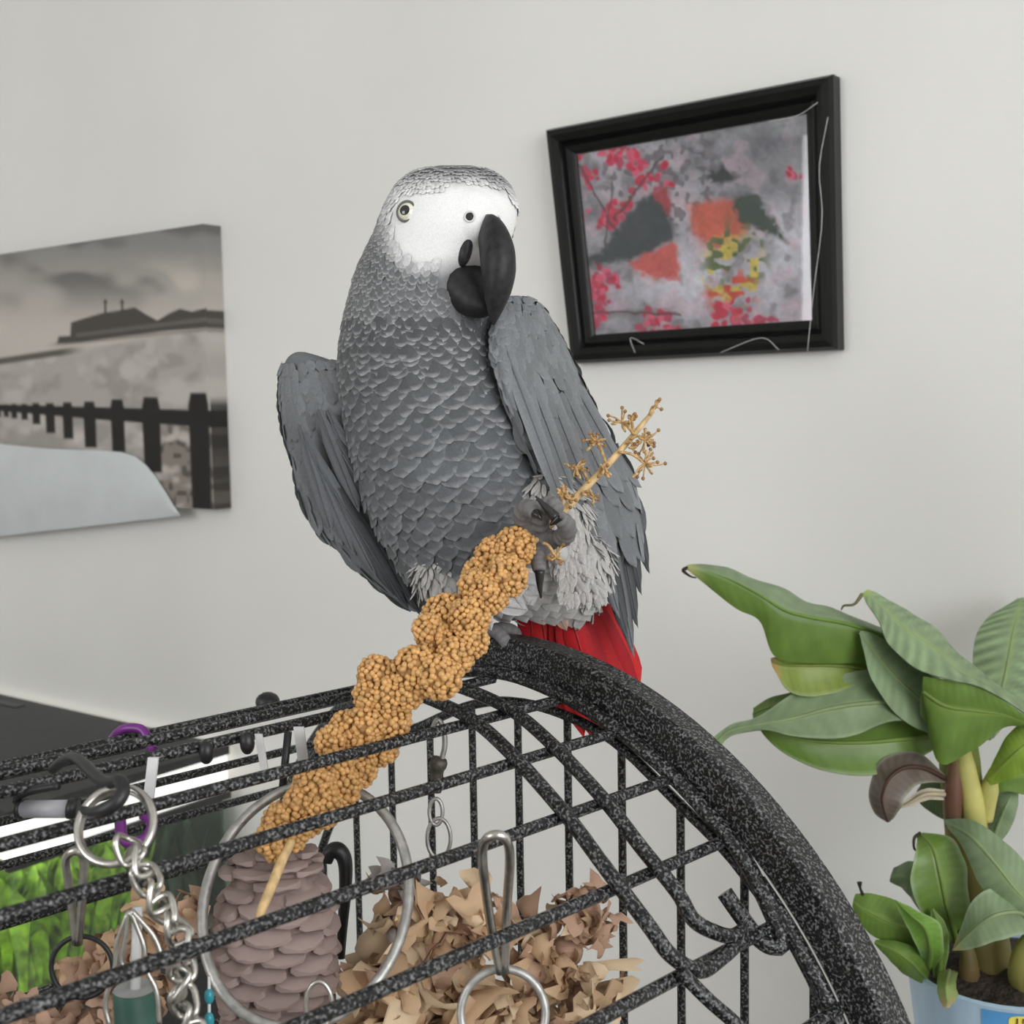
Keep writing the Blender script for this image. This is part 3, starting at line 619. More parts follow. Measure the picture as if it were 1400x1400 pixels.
# leaves on the right of the stem
leaf([(1350, 1060, .98), (1375, 1010, .96), (1400, 985, .95), (1430, 960, .94)], [(1352, 1066, .98), (1382, 1036, .955), (1408, 1010, .945), (1432, 966, .94)], [(1354, 1074, .98), (1392, 1060, .96), (1418, 1040, .95), (1434, 974, .94)], (146, 178, 70), (146, 178, 70))
leaf([(1345, 1080, 1.0), (1365, 1050, 1.02), (1400, 1030, 1.03), (1440, 1030, 1.03)], [(1346, 1086, 1.0), (1370, 1066, 1.01), (1404, 1060, 1.02), (1442, 1040, 1.03)], [(1348, 1094, 1.0), (1376, 1082, 1.0), (1408, 1085, 1.01), (1444, 1050, 1.03)], (98, 126, 54), (98, 126, 54))
leaf([(1348, 1160, 1.01), (1352, 1120, 1.02), (1362, 1085, 1.02), (1385, 1072, 1.02)], [(1354, 1160, 1.01), (1366, 1125, 1.01), (1378, 1096, 1.01), (1388, 1076, 1.02)], [(1360, 1160, 1.01), (1380, 1134, 1.01), (1390, 1106, 1.01), (1392, 1080, 1.02)], (126, 146, 110), (126, 146, 110))
# lower offshoots
leaf([(1292, 1120, .98), (1330, 1122, .955), (1372, 1150, .94), (1405, 1185, .935), (1440, 1250, .93)], [(1294, 1124, .98), (1328, 1144, .95), (1362, 1182, .935), (1394, 1222, .93), (1438, 1262, .93)], [(1296, 1130, .98), (1318, 1160, .955), (1340, 1208, .945), (1376, 1244, .94), (1436, 1268, .93)], (126, 146, 110), (126, 146, 110))
leaf([(1330, 1290, .99), (1325, 1230, .98), (1320, 1180, .975), (1300, 1145, .975), (1262, 1138, .98)], [(1310, 1290, .99), (1295, 1240, .965), (1285, 1195, .96), (1275, 1160, .965), (1258, 1140, .98)], [(1290, 1290, .99), (1258, 1245, .965), (1245, 1205, .96), (1252, 1165, .965), (1254, 1142, .98)], (98, 126, 54), (98, 126, 54))
part_tube('leaf_tip_curl', part_leaf_hook, [.0016, .0011, .0009, .0005], [(120, 120, 80), (70, 60, 45)], 6)
part_tube('leaf_tip_curl', [(940, 776, .97), (934, 780, .969), (944, 788, .968), (952, 790, .968)], [.0016, .0014, .0008, .0005], [(50, 40, 30)] * 2, 6)
part_tube('leaf_tip_curl', [(1258, 1139, .98), (1250, 1146, .975), (1250, 1160, .975), (1256, 1164, .978)], [.0014, .0014, .001, .0006], [(60, 56, 40)] * 2, 6)
leaf([(1290, 1320, .99), (1245, 1300, .97), (1205, 1285, .96), (1178, 1265, .96), (1166, 1240, .965)], [(1290, 1310, .99), (1248, 1275, .955), (1212, 1258, .95), (1186, 1246, .955), (1167, 1232, .965)], [(1290, 1290, .99), (1255, 1248, .965), (1220, 1230, .96), (1192, 1222, .96), (1170, 1222, .965)], (98, 126, 54), (98, 126, 54))
part_tube('leaf_tip_curl', [(1180, 1224, .962), (1176, 1214, .962), (1175, 1206, .962)], [.0015, .001, .0022], [(40, 40, 30)] * 2, 6)
leaf([(1275, 1330, .985), (1290, 1300, .95), (1284, 1262, .935), (1255, 1246, .935), (1224, 1230, .94)], [(1270, 1325, .985), (1272, 1296, .935), (1264, 1268, .925), (1246, 1252, .928), (1224, 1231, .94)], [(1262, 1318, .985), (1256, 1300, .94), (1244, 1275, .935), (1234, 1255, .935), (1223, 1232, .94)], (110, 150, 60), (96, 136, 48))
leaf([(1290, 1340, .985), (1298, 1290, .965), (1292, 1262, .96), (1276, 1242, .96)], [(1284, 1338, .985), (1286, 1292, .955), (1282, 1266, .952), (1275, 1243, .96)], [(1276, 1336, .985), (1274, 1296, .96), (1272, 1270, .955), (1273, 1244, .96)], (98, 126, 54), (98, 126, 54))
leaf([(1440, 1270, .96), (1400, 1222, .945), (1362, 1214, .94), (1332, 1228, .94), (1316, 1262, .945), (1302, 1298, .95)], [(1440, 1280, .96), (1400, 1250, .935), (1366, 1250, .925), (1340, 1264, .928), (1322, 1280, .938), (1302, 1299, .95)], [(1440, 1290, .96), (1404, 1278, .94), (1372, 1284, .93), (1346, 1292, .932), (1325, 1298, .94), (1303, 1300, .95)], (126, 146, 110), (126, 146, 110), tip=((176, 150, 100), .16))
leaf([(1310, 1330, .985), (1306, 1345, .94), (1308, 1362, .925), (1298, 1376, .925)], [(1298, 1328, .985), (1294, 1345, .93), (1294, 1362, .918), (1294, 1377, .922)], [(1284, 1326, .985), (1282, 1345, .94), (1284, 1362, .925), (1290, 1376, .925)], (130, 146, 84), (130, 146, 84), tip=((196, 176, 130), .4))
leaf([(1262, 1345, .985), (1235, 1330, .96), (1215, 1310, .955), (1196, 1290, .96)], [(1266, 1338, .985), (1246, 1316, .95), (1224, 1300, .948), (1196, 1288, .96)], [(1270, 1330, .985), (1256, 1302, .955), (1230, 1288, .952), (1198, 1285, .96)], (98, 126, 54), (98, 126, 54))
leaf([(1290, 1290, 1.01), (1255, 1240, 1.02), (1235, 1215, 1.02), (1216, 1205, 1.02)], [(1292, 1280, 1.01), (1262, 1220, 1.01), (1240, 1200, 1.01), (1218, 1198, 1.02)], [(1295, 1270, 1.01), (1270, 1195, 1.02), (1248, 1178, 1.02), (1222, 1186, 1.02)], (126, 146, 110), (126, 146, 110))
part_tube('young_shoot', [(1405, 1360, .97), (1396, 1330, .96), (1400, 1300, .955), (1415, 1270, .955)], [.011, .010, .008, .004], [(120, 116, 60), (136, 132, 72), (130, 132, 66), (110, 124, 60)])
part_tube('young_shoot', [(1320, 1350, .985), (1325, 1330, .98), (1322, 1300, .98), (1312, 1270, .985)], [.008, .008, .006, .003], [(90, 72, 46), (104, 84, 52), (96, 88, 48), (80, 96, 44)])
# pot, soil, wrapper with a price flash
M['pot'] = mat('pot_wrapper', (.44, .60, .74), .4, noise=(14, .88, 1.12, 3, (3, 3, .6)))
M['soil'] = mat('soil', (.030, .020, .014), .95, noise=(140, .4, 1.8, 3, (1, 1, 1)), bump=(160, 1.0, .01))
R_P = .072
b = MB(); prof_ = [(.055, -.14), (.060, -.10), (.066, -.05), (R_P, -.002), (R_P + .001, .0), (R_P - .003, .001), (R_P - .005, -.012)]
b.grid([[pot_c + np.array([r * math.cos(t), r * math.sin(t), z]) for t in np.linspace(0, 2 * math.pi, 40)[:-1]] for r, z in prof_], closed=True)
b.f.append(tuple(range(38, -1, -1))); b.m.append(0)
pot = b.build('pot', M['pot'], plant, auto=40)
b = MB(); rs_ = [0, .025, .048, R_P - .0045]
b.grid([[pot_c + np.array([r * math.cos(t), r * math.sin(t), -.004 + .012 * (1 - r / R_P) + .002 * math.sin(7 * t + r * 300)]) for t in np.linspace(0, 2 * math.pi, 40)[:-1]] for r in rs_], closed=True)
b.build('soil', M['soil'], plant)
def on_pot(ang, z, off): r = np.interp(z, [-.14, -.10, -.05, -.002], [.055, .060, .066, R_P]) + off; return pot_c + np.array([r * math.cos(ang), r * math.sin(ang), z])
b = MB(); a0 = -math.pi / 2 - .10
b.grid([[on_pot(a, z, .0006) for a in np.linspace(-2.13, -1.0, 14)] for z in np.linspace(-.135, -.003, 6)]); b.build('blue_band', mat('wrapper_blue', (.10, .34, .66), .4, noise=(20, .8, 1.2, 3, (1, 1, 1))), pot)
b = MB(); ac, zc = -1.63, -.0105
fl = [on_pot(ac + .235 * math.copysign(abs(math.cos(t)) ** .5, math.cos(t)), zc + .0062 * math.copysign(abs(math.sin(t)) ** .5, math.sin(t)), .0012) for t in np.linspace(0, 2 * math.pi, 40)[:-1]]
b.add([on_pot(ac, zc, .0012)] + fl, [(0, i + 1, (i + 1) % 39 + 1) for i in range(39)]); b.build('price_flash', mat('flash_yellow', (.85, .74, .12), .45, noise=(40, .95, 1.05, 2, (1, 1, 1))), pot)
fc = bpy.data.curves.new('lettering', 'FONT'); fc.body = '150'; fc.size = .0108; fc.extrude = .0002; fc.align_x = 'LEFT'; fc.align_y = 'CENTER'
to = bpy.data.objects.new('tmp', fc); col.objects.link(to); bpy.context.view_layer.update()
me = bpy.data.meshes.new_from_object(to.evaluated_get(bpy.context.evaluated_depsgraph_get())); bpy.data.objects.remove(to)
M['ink'] = mat('flash_ink', (.16, .05, .02), .5, noise=(50, .9, 1.1, 2, (1, 1, 1))); me.materials.clear(); me.materials.append(M['ink'])
tv = np.zeros(len(me.vertices) * 3); me.vertices.foreach_get('co', tv); tv = tv.reshape(-1, 3)
pw = np.array(plant.location) + np.array(pot.location)
tw = np.array([on_pot(ac - .19 + x / R_P, zc + y, .0014 + z) for x, y, z in tv]) - pw
me.vertices.foreach_set('co', tw.ravel()); lt = bpy.data.objects.new('lettering', me); col.objects.link(lt); lt.parent = pot
# stand under the pot, below the picture
zt = float(pot_c[2] - .14)
st = thing('plant_stand', (pot_c[0], pot_c[1], 0), 'round wooden stand on three legs under the potted banana plant', 'stand')
M['wood'] = mat('stand_wood', (.30, .19, .10), .5, noise=(8, .75, 1.2, 4, (1, 1, 8)))
b = MB(); b.grid([[np.array([pot_c[0] + r * math.cos(t), pot_c[1] + r * math.sin(t), z]) for t in np.linspace(0, 2 * math.pi, 36)[:-1]] for r, z in ((.001, zt - .022), (.096, zt - .022), (.10, zt - .018), (.10, zt - .004), (.096, zt), (.001, zt))], closed=True); b.build('top', M['wood'], st, auto=40)
for k in range(3):
    a = k * 2.094 + .4; b = MB(); b.tube([np.array([pot_c[0] + .06 * math.cos(a), pot_c[1] + .06 * math.sin(a), zt - .02]), np.array([pot_c[0] + .10 * math.cos(a), pot_c[1] + .10 * math.sin(a), 0])], [.013, .010], 10); b.build('leg', M['wood'], st)

# ------------------------------------------------------------------ grey parrot
def pch(xs, ys, x): return np.interp(x, xs, ys)
class Loft:
    # rows of (y, left x, right x, depth, half thickness in px, tilt in metres)
    def __init__(s, rows, n=70):
        R = np.array(rows, float); yy = np.linspace(R[0, 0], R[-1, 0], n)
        ctrl = [R[i] for i in range(len(R))]; sp = np.array(spline(ctrl, 400))
        o = np.argsort(sp[:, 0]); sp = sp[o]
        s.y0, s.y1 = R[0, 0], R[-1, 0]; s.sp = sp
    def at(s, y):
        return [float(np.interp(y, s.sp[:, 0], s.sp[:, k])) for k in range(1, 6)]
    def pt(s, y, th):
        xl, xr, d, tz, tl_ = s.at(y); xc, hw = (xl + xr) / 2, (xr - xl) / 2
        c = math.cos(th); dep = d - tz * d / FPX * math.sin(th) + tl_ * c
        # keep the outline at its place in the view while the depth changes
        return P(xc + hw * c, y, dep)
    def frame(s, y, th):
        p = s.pt(y, th); dy = s.pt(min(y + 1.5, s.y1), th) - s.pt(max(y - 1.5, s.y0), th); dt = s.pt(y, th + .02) - s.pt(y, th - .02)
        dy = unit(dy); n = unit(np.cross(dy, dt)); 
        c = np.array(s.pt(y, 0) + s.pt(y, math.pi)) / 2
        if n @ (p - c) < 0: n = -n
        return p, dy, n
    def grid(s, nr=90, nt=64):
        u = (1 - np.cos(np.linspace(0, math.pi, nr))) / 2 * .35 + np.linspace(0, 1, nr) * .65
        return [[s.pt(s.y0 + (s.y1 - s.y0) * t, g) for g in np.linspace(0, 2 * math.pi, nt + 1)[:-1]] for t in u]
BODY = Loft([(226, 600, 645, .728, 18, 0), (234, 568, 671, .728, 48, 0), (248, 547, 691, .728, 68, 0), (268, 533, 703, .728, 82, 0), (290, 523, 707, .728, 88, 0), (315, 514, 703, .729, 88, 0), (340, 502, 694, .731, 86, 0),
             (370, 489, 685, .734, 86, 0), (400, 481, 680, .737, 90, 0), (430, 474, 679, .740, 94, 0), (460, 470, 683, .742, 100, 0), (500, 468, 694, .745, 108, 0), (550, 473, 714, .748, 114, 0), (600, 482, 733, .750, 116, 0),
             (650, 495, 752, .752, 115, 0), (700, 512, 770, .755, 110, 0), (740, 531, 785, .757, 104, 0), (780, 557, 800, .759, 94, 0), (806, 590, 810, .762, 80, 0), (826, 640, 806, .766, 60, 0), (840, 690, 792, .77, 36, 0), (846, 720, 770, .77, 12, 0)])
LWING = Loft([(481, 405, 416, .762, 5, 0), (485, 397, 431, .762, 12, -.002), (492, 391, 452, .762, 18, -.004), (505, 387, 480, .762, 22, -.006), (540, 386, 492, .763, 24, -.008), (580, 391, 500, .765, 22, -.008), (620, 401, 508, .767, 19, -.008), (660, 411, 518, .769, 16, -.008),
              (700, 427, 534, .771, 14, -.006), (740, 459, 552, .773, 12, -.004), (780, 500, 574, .775, 10, -.003), (812, 540, 590, .777, 7, 0), (838, 570, 582, .778, 3, 0)])
RWING = Loft([(404, 696, 712, .726, 5, 0), (418, 684, 736, .727, 14, .008), (450, 676, 757, .728, 22, .018), (480, 677, 772, .730, 25, .024), (520, 686, 790, .733, 25, .028), (560, 700, 806, .736, 23, .030), (600, 718, 830, .740, 20, .030),
              (640, 740, 852, .745, 17, .028), (680, 762, 862, .750, 14, .024), (720, 784, 868, .755, 11, .020), (760, 803, 866, .760, 8, .015), (795, 822, 856, .764, 4, .01)])
# head frame: the beak points to the right of the camera
HC = P(615, 300, .728); HK = .728 / FPX
_a, _b = math.radians(33), math.radians(6)
HF = unit((RT * math.sin(_a) - FW * math.cos(_a)) * math.cos(_b) - UP * math.sin(_b))
HL = unit(RT * math.cos(_a) + FW * math.sin(_a)); HT = unit(np.cross(HF, HL))
if HT @ UP < 0: HT = -HT
def HP(f, l, t): return HC + HK * (HF * f + HL * l + HT * t)
def mirror(p): return p - 2 * HL * ((p - HC) @ HL)
FACE = [(530, 268), (548, 252), (580, 249), (629, 249), (673, 247), (716, 258), (730, 345), (690, 352), (640, 356), (612, 362), (588, 368), (560, 362), (540, 346), (528, 318), (524, 290)]
def grey_mix(p):
    rel = p - CAM; d = rel @ FW; return 700 + FPX * (rel @ RT) / d, 700 - FPX * (rel @ UP) / d
def whiteness(pts):
    pts = np.asarray(pts, float); l = (pts - HC) @ HL; q = np.where((l > 0)[:, None], pts - 2 * HL[None] * l[:, None], pts)
    f = (q - HC) @ HF / HK; x, y = grey_mix(q); n = vnoise(x, y, 10, 3) * 10 - 5
    w = sstep(20, -20, poly_sd(x, y, FACE) + n * .5 - 2) * sstep(-62, -25, f)
    return np.where(y < 420, w, 0)
def body_colour(pts):
    pts = np.asarray(pts, float); x, y = grey_mix(pts); w = whiteness(pts)
    c = np.ones((len(pts), 3)) * lin((96, 98, 100))
    c = np.where((y < 420)[:, None], lin((120, 121, 123)), c)
    belly = sstep(765, 800, y + .15 * (x - 600)) * sstep(470, 560, x); vent = sstep(716, 750, x) * sstep(635, 690, y) * sstep(880, 850, x)
    k = np.maximum(belly, vent)[:, None]; c = c * (1 - k) + lin((188, 187, 186)) * k
    rw = (sstep(676, 690, x) * sstep(400, 410, y) * sstep(740, 700, y))[:, None]; c = c * (1 - rw) + lin((110, 113, 116)) * rw
    lw = (sstep(500, 470, x - np.maximum(y - 560, 0) * .35) * sstep(478, 484, y))[:, None]; c = c * (1 - lw) + lin((110, 113, 116)) * lw
    c = c * (1 - w[:, None]) + lin((236, 236, 235)) * w[:, None]
    return c
base = P(700, 880, .762)
parrot = thing('parrot', base, 'grey parrot with white face and red tail perched on the cage arch', 'parrot')
b = MB()
for L_ in (BODY, LWING, RWING):
    g = L_.grid(); b.grid(g, closed=True, cap=True)
b.ball(HP(52, 0, -2), (44 * HK, 46 * HK, 42 * HK), 24, 16, (HF, HL, HT)); b.ball(HP(66, 0, -14), (34 * HK, 36 * HK, 30 * HK), 24, 16, (HF, HL, HT))
FL = [(612, 784, .739, .0190), (764, 712, .728, .0190), (788, 776, .748, .0215), (748, 682, .722, .0150)]
for (x, y, d, r) in FL: b.ball(P(x, y, d), r, 20, 14)
# thighs, shanks and toes are grown into the same skin
PK = .70 / FPX
def limb(pts, rad): b.tube(spline([P(*q) for q in pts], 22), list(np.interp(np.linspace(0, 1, 22), np.linspace(0, 1, len(rad)), rad)), 14)
limb([(618, 800, .735), (638, 832, .738), (656, 858, .748), (664, 868, .757)], [.0125, .009, .0058, .0052])     # standing leg
limb([(762, 735, .728), (764, 756, .714), (752, 750, .694), (742, 738, .682)], [.012, .0070, .0055, .0055])    # raised leg
FEET = [
    [(662, 866, .758), (676, 862, .748), (688, 872, .742), (694, 884, .741)], [(662, 866, .758), (650, 864, .748), (640, 876, .744), (640, 888, .744)],
    [(664, 866, .758), (684, 860, .762), (700, 862, .764), (708, 870, .768)], [(662, 866, .758), (648, 860, .765), (636, 862, .772), (630, 870, .776)],
    [(742, 742, .684), (724, 724, .676), (714, 706, .668), (722, 694, .660), (732, 702, .654)],
    [(742, 738, .683), (738, 716, .672), (742, 698, .662), (754, 690, .656), (764, 700, .652)],
    [(744, 738, .684), (762, 738, .677), (774, 730, .669), (774, 716, .661), (764, 708, .656)],
    [(742, 742, .683), (736, 756, .674), (736, 770, .668), (738, 782, .664)]]
FR = [[.0046, .0044, .0040, .0034]] * 4 + [[.0054, .0053, .0054, .0050, .0040]] * 3 + [[.0052, .0048, .0042, .0034]]
for f_, r_ in zip(FEET, FR):
    pth = spline([P(*q) for q in f_], 30); rr = np.interp(np.linspace(0, 1, 30), np.linspace(0, 1, len(r_)), r_) * (1 + .13 * np.sin(np.arange(30) * 1.9))
    b.tube(pth, list(rr), 12)
tmp = bpy.data.objects.new('tmp', b.mesh('tmp', [M['skin']], base)); col.objects.link(tmp)
md = tmp.modifiers.new('r', 'REMESH'); md.mode = 'VOXEL'; md.voxel_size = .0012; md.adaptivity = 0; md.use_smooth_shade = True
sm = tmp.modifiers.new('s', 'SMOOTH'); sm.factor = .5; sm.iterations = 3
bpy.context.view_layer.update()
me = bpy.data.meshes.new_from_object(tmp.evaluated_get(bpy.context.evaluated_depsgraph_get())); bpy.data.objects.remove(tmp)
me.name = 'body'; nv = len(me.vertices); co = np.zeros(nv * 3); me.vertices.foreach_get('co', co); co = co.reshape(-1, 3) + base
cc = body_colour(co)
toes = np.concatenate([np.array(spline([P(*q) for q in f_], 24)) for f_ in FEET]); isst = np.concatenate([[i < 4] * 24 for i in range(8)])
for i0 in range(0, nv, 4000):
    dm = np.linalg.norm(co[i0:i0 + 4000, None] - toes[None], axis=2); k = dm.argmin(1); dk = dm.min(1)
    t_ = sstep(.0085, .0062, dk)[:, None]; tc_ = np.where(isst[k][:, None], lin((116, 114, 114)), lin((116, 114, 114)))
    nn = (1 + .5 * np.sin(np.arange(len(k)) * 0 + k * 1.9))[:, None] * .25 + .75
    cc[i0:i0 + 4000] = cc[i0:i0 + 4000] * (1 - t_) + tc_ * nn * t_
for a in list(me.color_attributes): me.color_attributes.remove(a)
at = me.color_attributes.new('Col', 'FLOAT_COLOR', 'POINT'); at.data.foreach_set('color', np.c_[cc, np.ones(nv)].ravel())
me.materials.clear(); me.materials.append(M['skin']); me.polygons.foreach_set('use_smooth', [True] * len(me.polygons))
bo = bpy.data.objects.new('body', me); col.objects.link(bo); bo.parent = parrot

# feathers -------------------------------------------------------------
def feather(b, root, d, n, L, W, c0, c1, lift=.12, curl=.10, ns=6, shape='scale', shaft=None, twist=0):
    d = unit(d); n = unit(n - d * (n @ d)); s = np.cross(n, d)
    if twist: s, n = s * math.cos(twist) + n * math.sin(twist), n * math.cos(twist) - s * math.sin(twist)
    us = (-1, -.55, 0, .55, 1); vs_ = []; cs = []; c0 = np.asarray(c0); c1 = np.asarray(c1)
    VR = (0, .28, .52, .70, .84, .94, 1.0) if shape == 'scale' else [i / ns for i in range(ns + 1)]; ns = len(VR) - 1
    for v in VR:
        if shape == 'scale': w = W * min(1, .55 + v * 1.2) * math.sqrt(max(0, 1 - (max(0, v - .36) / .648) ** 2.5))
        else: w = W * min(1, .30 + v * 2.2) * (1 if v < .62 else math.sqrt(max(.0, 1 - ((v - .62) / .385) ** 2)))
        h = L * (lift * v - curl * v * v)
        for u in us:
            vs_.append(root + d * L * (v - (.06 * u * u if shape == 'scale' else .03 * abs(u)) * v) + s * u * w + n * (h + W * .22 * (1 - u * u)))
            e = max(float(sstep(.70, .97, v)), float(sstep(.45, 1, abs(u))) * float(sstep(.35, .8, v)))
            if shape != 'scale': e = float(sstep(.3, 1.0, abs(u)))
            cs.append(c0 * (1 - e) + c1 * e)
    fs = [(i * 5 + k, i * 5 + k + 1, (i + 1) * 5 + k + 1, (i + 1) * 5 + k) for i in range(ns) for k in range(4)]
    b.add(vs_, fs, cs)
def scatter(L_, y0, y1, pitch, width, length, c0, c1, b, face=False, skip=None, lift=.10, curl=.06, jit=1.0, out=.0006, dens=1.55):
    y = y1
    row = 0
    while y > y0:
        pw = pitch(y); wd = width(y); ln = length(y)
        xl, xr, d, tz, tl_ = L_.at(y); hw = (xr - xl) / 2; circ = math.pi * (hw + tz); n = max(4, int(circ / (wd * dens)))
        for k in range(n):
            th = 2 * math.pi * (k + .5 * (row % 2) + rng.uniform(-.22, .22) * jit) / n
            yy = min(max(y + rng.uniform(-.35, .35) * pw * jit, L_.y0 + 1), L_.y1 - 2)
            p, dn, nr = L_.frame(yy, th)
            if skip is not None and skip(p): continue
            x_, y_, d_ = proj(p); kk = d_ / FPX
            sc = rng.uniform(.88, 1.12); br = rng.uniform(.85, 1.15); q0, q1 = c0(x_, y_), c1(x_, y_)
            if face:
                wv = whiteness((p + dn * ln * kk * .55)[None])[0]; q0 = q0 * (1 - wv) + lin((226, 226, 226)) * wv; q1 = q1 * (1 - wv) + lin((234, 234, 233)) * wv
            lf = lift if np.isscalar(lift) else float(np.interp(yy, *lift))
            side = np.cross(nr, dn); dv = unit(dn + side * rng.normal() * .10 * jit)
            feather(b, p + nr * out, dv, nr, ln * kk * sc, wd * kk * sc, q0 * br, q1 * br, lf * rng.uniform(.7, 1.4), curl)
        y -= pw; row += 1
def gb(x, y):       # base grey of a breast feather
    if y > 640 and x > 722: return lin((176, 174, 172))
    k = float(sstep(765, 800, y + .15 * (x - 600)))
    a = float(sstep(430, 640, y)); return ((lin((76, 78, 80)) * (1 - a) + lin((88, 91, 94)) * a) * (1 - k) + lin((186, 185, 184)) * k)
def ge(x, y):
    if y > 640 and x > 722: return lin((196, 195, 193))
    k = float(sstep(765, 800, y + .15 * (x - 600)))
    a = float(sstep(430, 640, y))
    return (lin((160, 161, 163)) * (1 - a) + lin((138, 141, 144)) * a) * (1 - k) + lin((200, 199, 198)) * k
hd = lambda p: whiteness(p[None])[0] > .93 or (((p - HC) @ HF) / HK > 58 and abs(((p - HC) @ HL) / HK) < 46 and -98 < ((p - HC) @ HT) / HK < 40)
bb_ = MB()
scatter(BODY, 432, 832, lambda y: np.interp(y, [430, 500, 600, 700, 830], [6.0, 8.2, 10.5, 11, 11]), lambda y: np.interp(y, [430, 500, 600, 700, 830], [12, 20, 22, 20, 16]),
        lambda y: np.interp(y, [430, 500, 600, 700, 830], [18, 24, 30, 32, 32]), gb, ge, bb_, lift=([430, 560, 680, 830], [.13, .16, .22, .24]), curl=.05, dens=1.25, jit=.6)
stuff(bb_.build('breast_feathers', M['feather'], parrot, org=base))
hb = MB()
def hc0(x, y): return lin((116, 116, 118)) if y < 300 else lin((100, 101, 103))
def hc1(x, y): return lin((186, 186, 187)) if y < 300 else lin((168, 169, 170))
scatter(BODY, 229, 434, lambda y: np.interp(y, [229, 260, 340, 434], [3.8, 4.4, 4.8, 6.0]), lambda y: np.interp(y, [229, 260, 340, 434], [3.2, 3.8, 5.4, 10.5]),
        lambda y: np.interp(y, [229, 260, 340, 434], [8, 9, 12, 18]), hc0, hc1, hb, face=True, skip=hd, lift=.16, curl=.05, out=.0003)
stuff(hb.build('head_feathers', M['feather'], parrot, org=base))
# wings: covert feathers over the arms
cb1 = MB(); DK = lambda x, y: lin((114, 117, 120)); DE = lambda x, y: lin((126, 129, 132))
scatter(LWING, 496, 800, lambda y: np.interp(y, [486, 560, 800], [7, 15, 20]), lambda y: np.interp(y, [486, 560, 800], [8, 14, 13]), lambda y: np.interp(y, [486, 560, 800], [16, 34, 52]), DK, DE, cb1, lift=.03, curl=.015, out=.0010, dens=1.0, jit=.6)
stuff(cb1.build('wing_coverts', M['feather'], parrot, org=base))
cb2 = MB(); WK = lambda x, y: lin((114, 117, 120)); WE = lambda x, y: lin((126, 129, 132))
scatter(RWING, 408, 700, lambda y: np.interp(y, [408, 480, 560, 700], [6, 10, 18, 30]), lambda y: np.interp(y, [408, 480, 560, 700], [7, 11, 15, 16]), lambda y: np.interp(y, [408, 480, 560, 700], [15, 28, 48, 74]), WK, WE, cb2, lift=.03, curl=.012, out=.0011, dens=.95, jit=.6)
stuff(cb2.build('wing_coverts', M['feather'], parrot, org=base))
# big feathers, each a part of its own with its quill
def quill(name, root, tip, W, c0, c1, face, bend=0.0, sc=(150, 150, 150)):
    r, t = P(*root), P(*tip); d = t - r; L = np.linalg.norm(d); b = MB(); kk = root[2] / FPX
    n = unit(np.asarray(face)); feather(b, r, d, n, L, W * kk, lin(c0), lin(c1), lift=bend, curl=bend, ns=10, shape='quill')
    o = b.build(name, M['feather'], parrot)
    b = MB(); n2 = unit(n - unit(d) * (n @ unit(d))); b.tube([r + d * v + n2 * (L * (bend * v - bend * v * v) + W * kk * .22 + .0002) for v in np.linspace(0, .95, 8)], list(np.linspace(.0008, .0002, 8)), 5, cs=[lin(sc)] * 8); b.build('shaft', M['feather'], o)
    return o
fr = unit(-FW + RT * .55)
RQ = [((842, 606), (887, 785), 11), ((834, 612), (876, 814), 12), ((822, 615), (871, 859), 13), ((806, 612), (866, 899), 14), ((790, 608), (858, 878), 15), ((774, 600), (846, 846), 16), ((758, 592), (832, 812), 17), ((742, 584), (815, 772), 17), ((728, 572), (802, 738), 16), ((714, 556), (791, 708), 15)]
for i, (r, t, w) in enumerate(RQ):
    k = i / 9; d0 = .772 * (1 - k) + .712 * k; d1 = .790 * (1 - k) + .722 * k
    dark = (78, 81, 84) if i < 6 else (108, 111, 115); ed = (34, 35, 37) if i < 6 else (92, 95, 99)
    quill('flight_feather', (*r, d0), (*t, d1), w, (112, 115, 119) if i in (3, 5, 6) else dark, ed, fr, .03, (92, 95, 98))
for i, (r, t, w) in enumerate([((768, 500), (842, 632), 15), ((748, 492), (822, 650), 16), ((726, 480), (800, 668), 16), ((706, 476), (784, 684), 15), ((690, 478), (768, 690), 13)]):
    k = i / 4; quill('covert_feather', (*r, .752 * (1 - k) + .705 * k), (*t, .757 * (1 - k) + .700 * k), w, (112, 115, 118), (124, 127, 130), fr, .02, (104, 107, 110))
quill('covert_feather', (800, 548, .762), (836, 600, .765), 6, (214, 216, 218), (190, 192, 194), fr, .02)
fl_ = unit(-FW - RT * .4)
LQ = [((440, 640), (576, 842), 11, (78, 81, 84)), ((430, 625), (560, 834), 12, (78, 81, 84)), ((424, 610), (540, 815), 13, (78, 81, 84)), ((420, 600), (515, 788), 13, (108, 111, 115)), ((416, 590), (484, 758), 13, (108, 111, 115)), ((410, 580), (455, 728), 13, (108, 111, 115)),
      ((470, 620), (588, 812), 15, (78, 81, 84)), ((462, 600), (572, 786), 15, (78, 81, 84)), ((455, 580), (545, 752), 15, (108, 111, 115)), ((448, 560), (515, 715), 14, (108, 111, 115)), ((436, 560), (492, 700), 13, (108, 111, 115))]
for i, (r, t, w, c) in enumerate(LQ):
    quill('flight_feather', (*r, .752 - .0012 * i), (*t, .768 - .0012 * i), w, c, (34, 35, 37) if c[0] < 90 else (92, 95, 99), fl_, .02, (92, 95, 98))
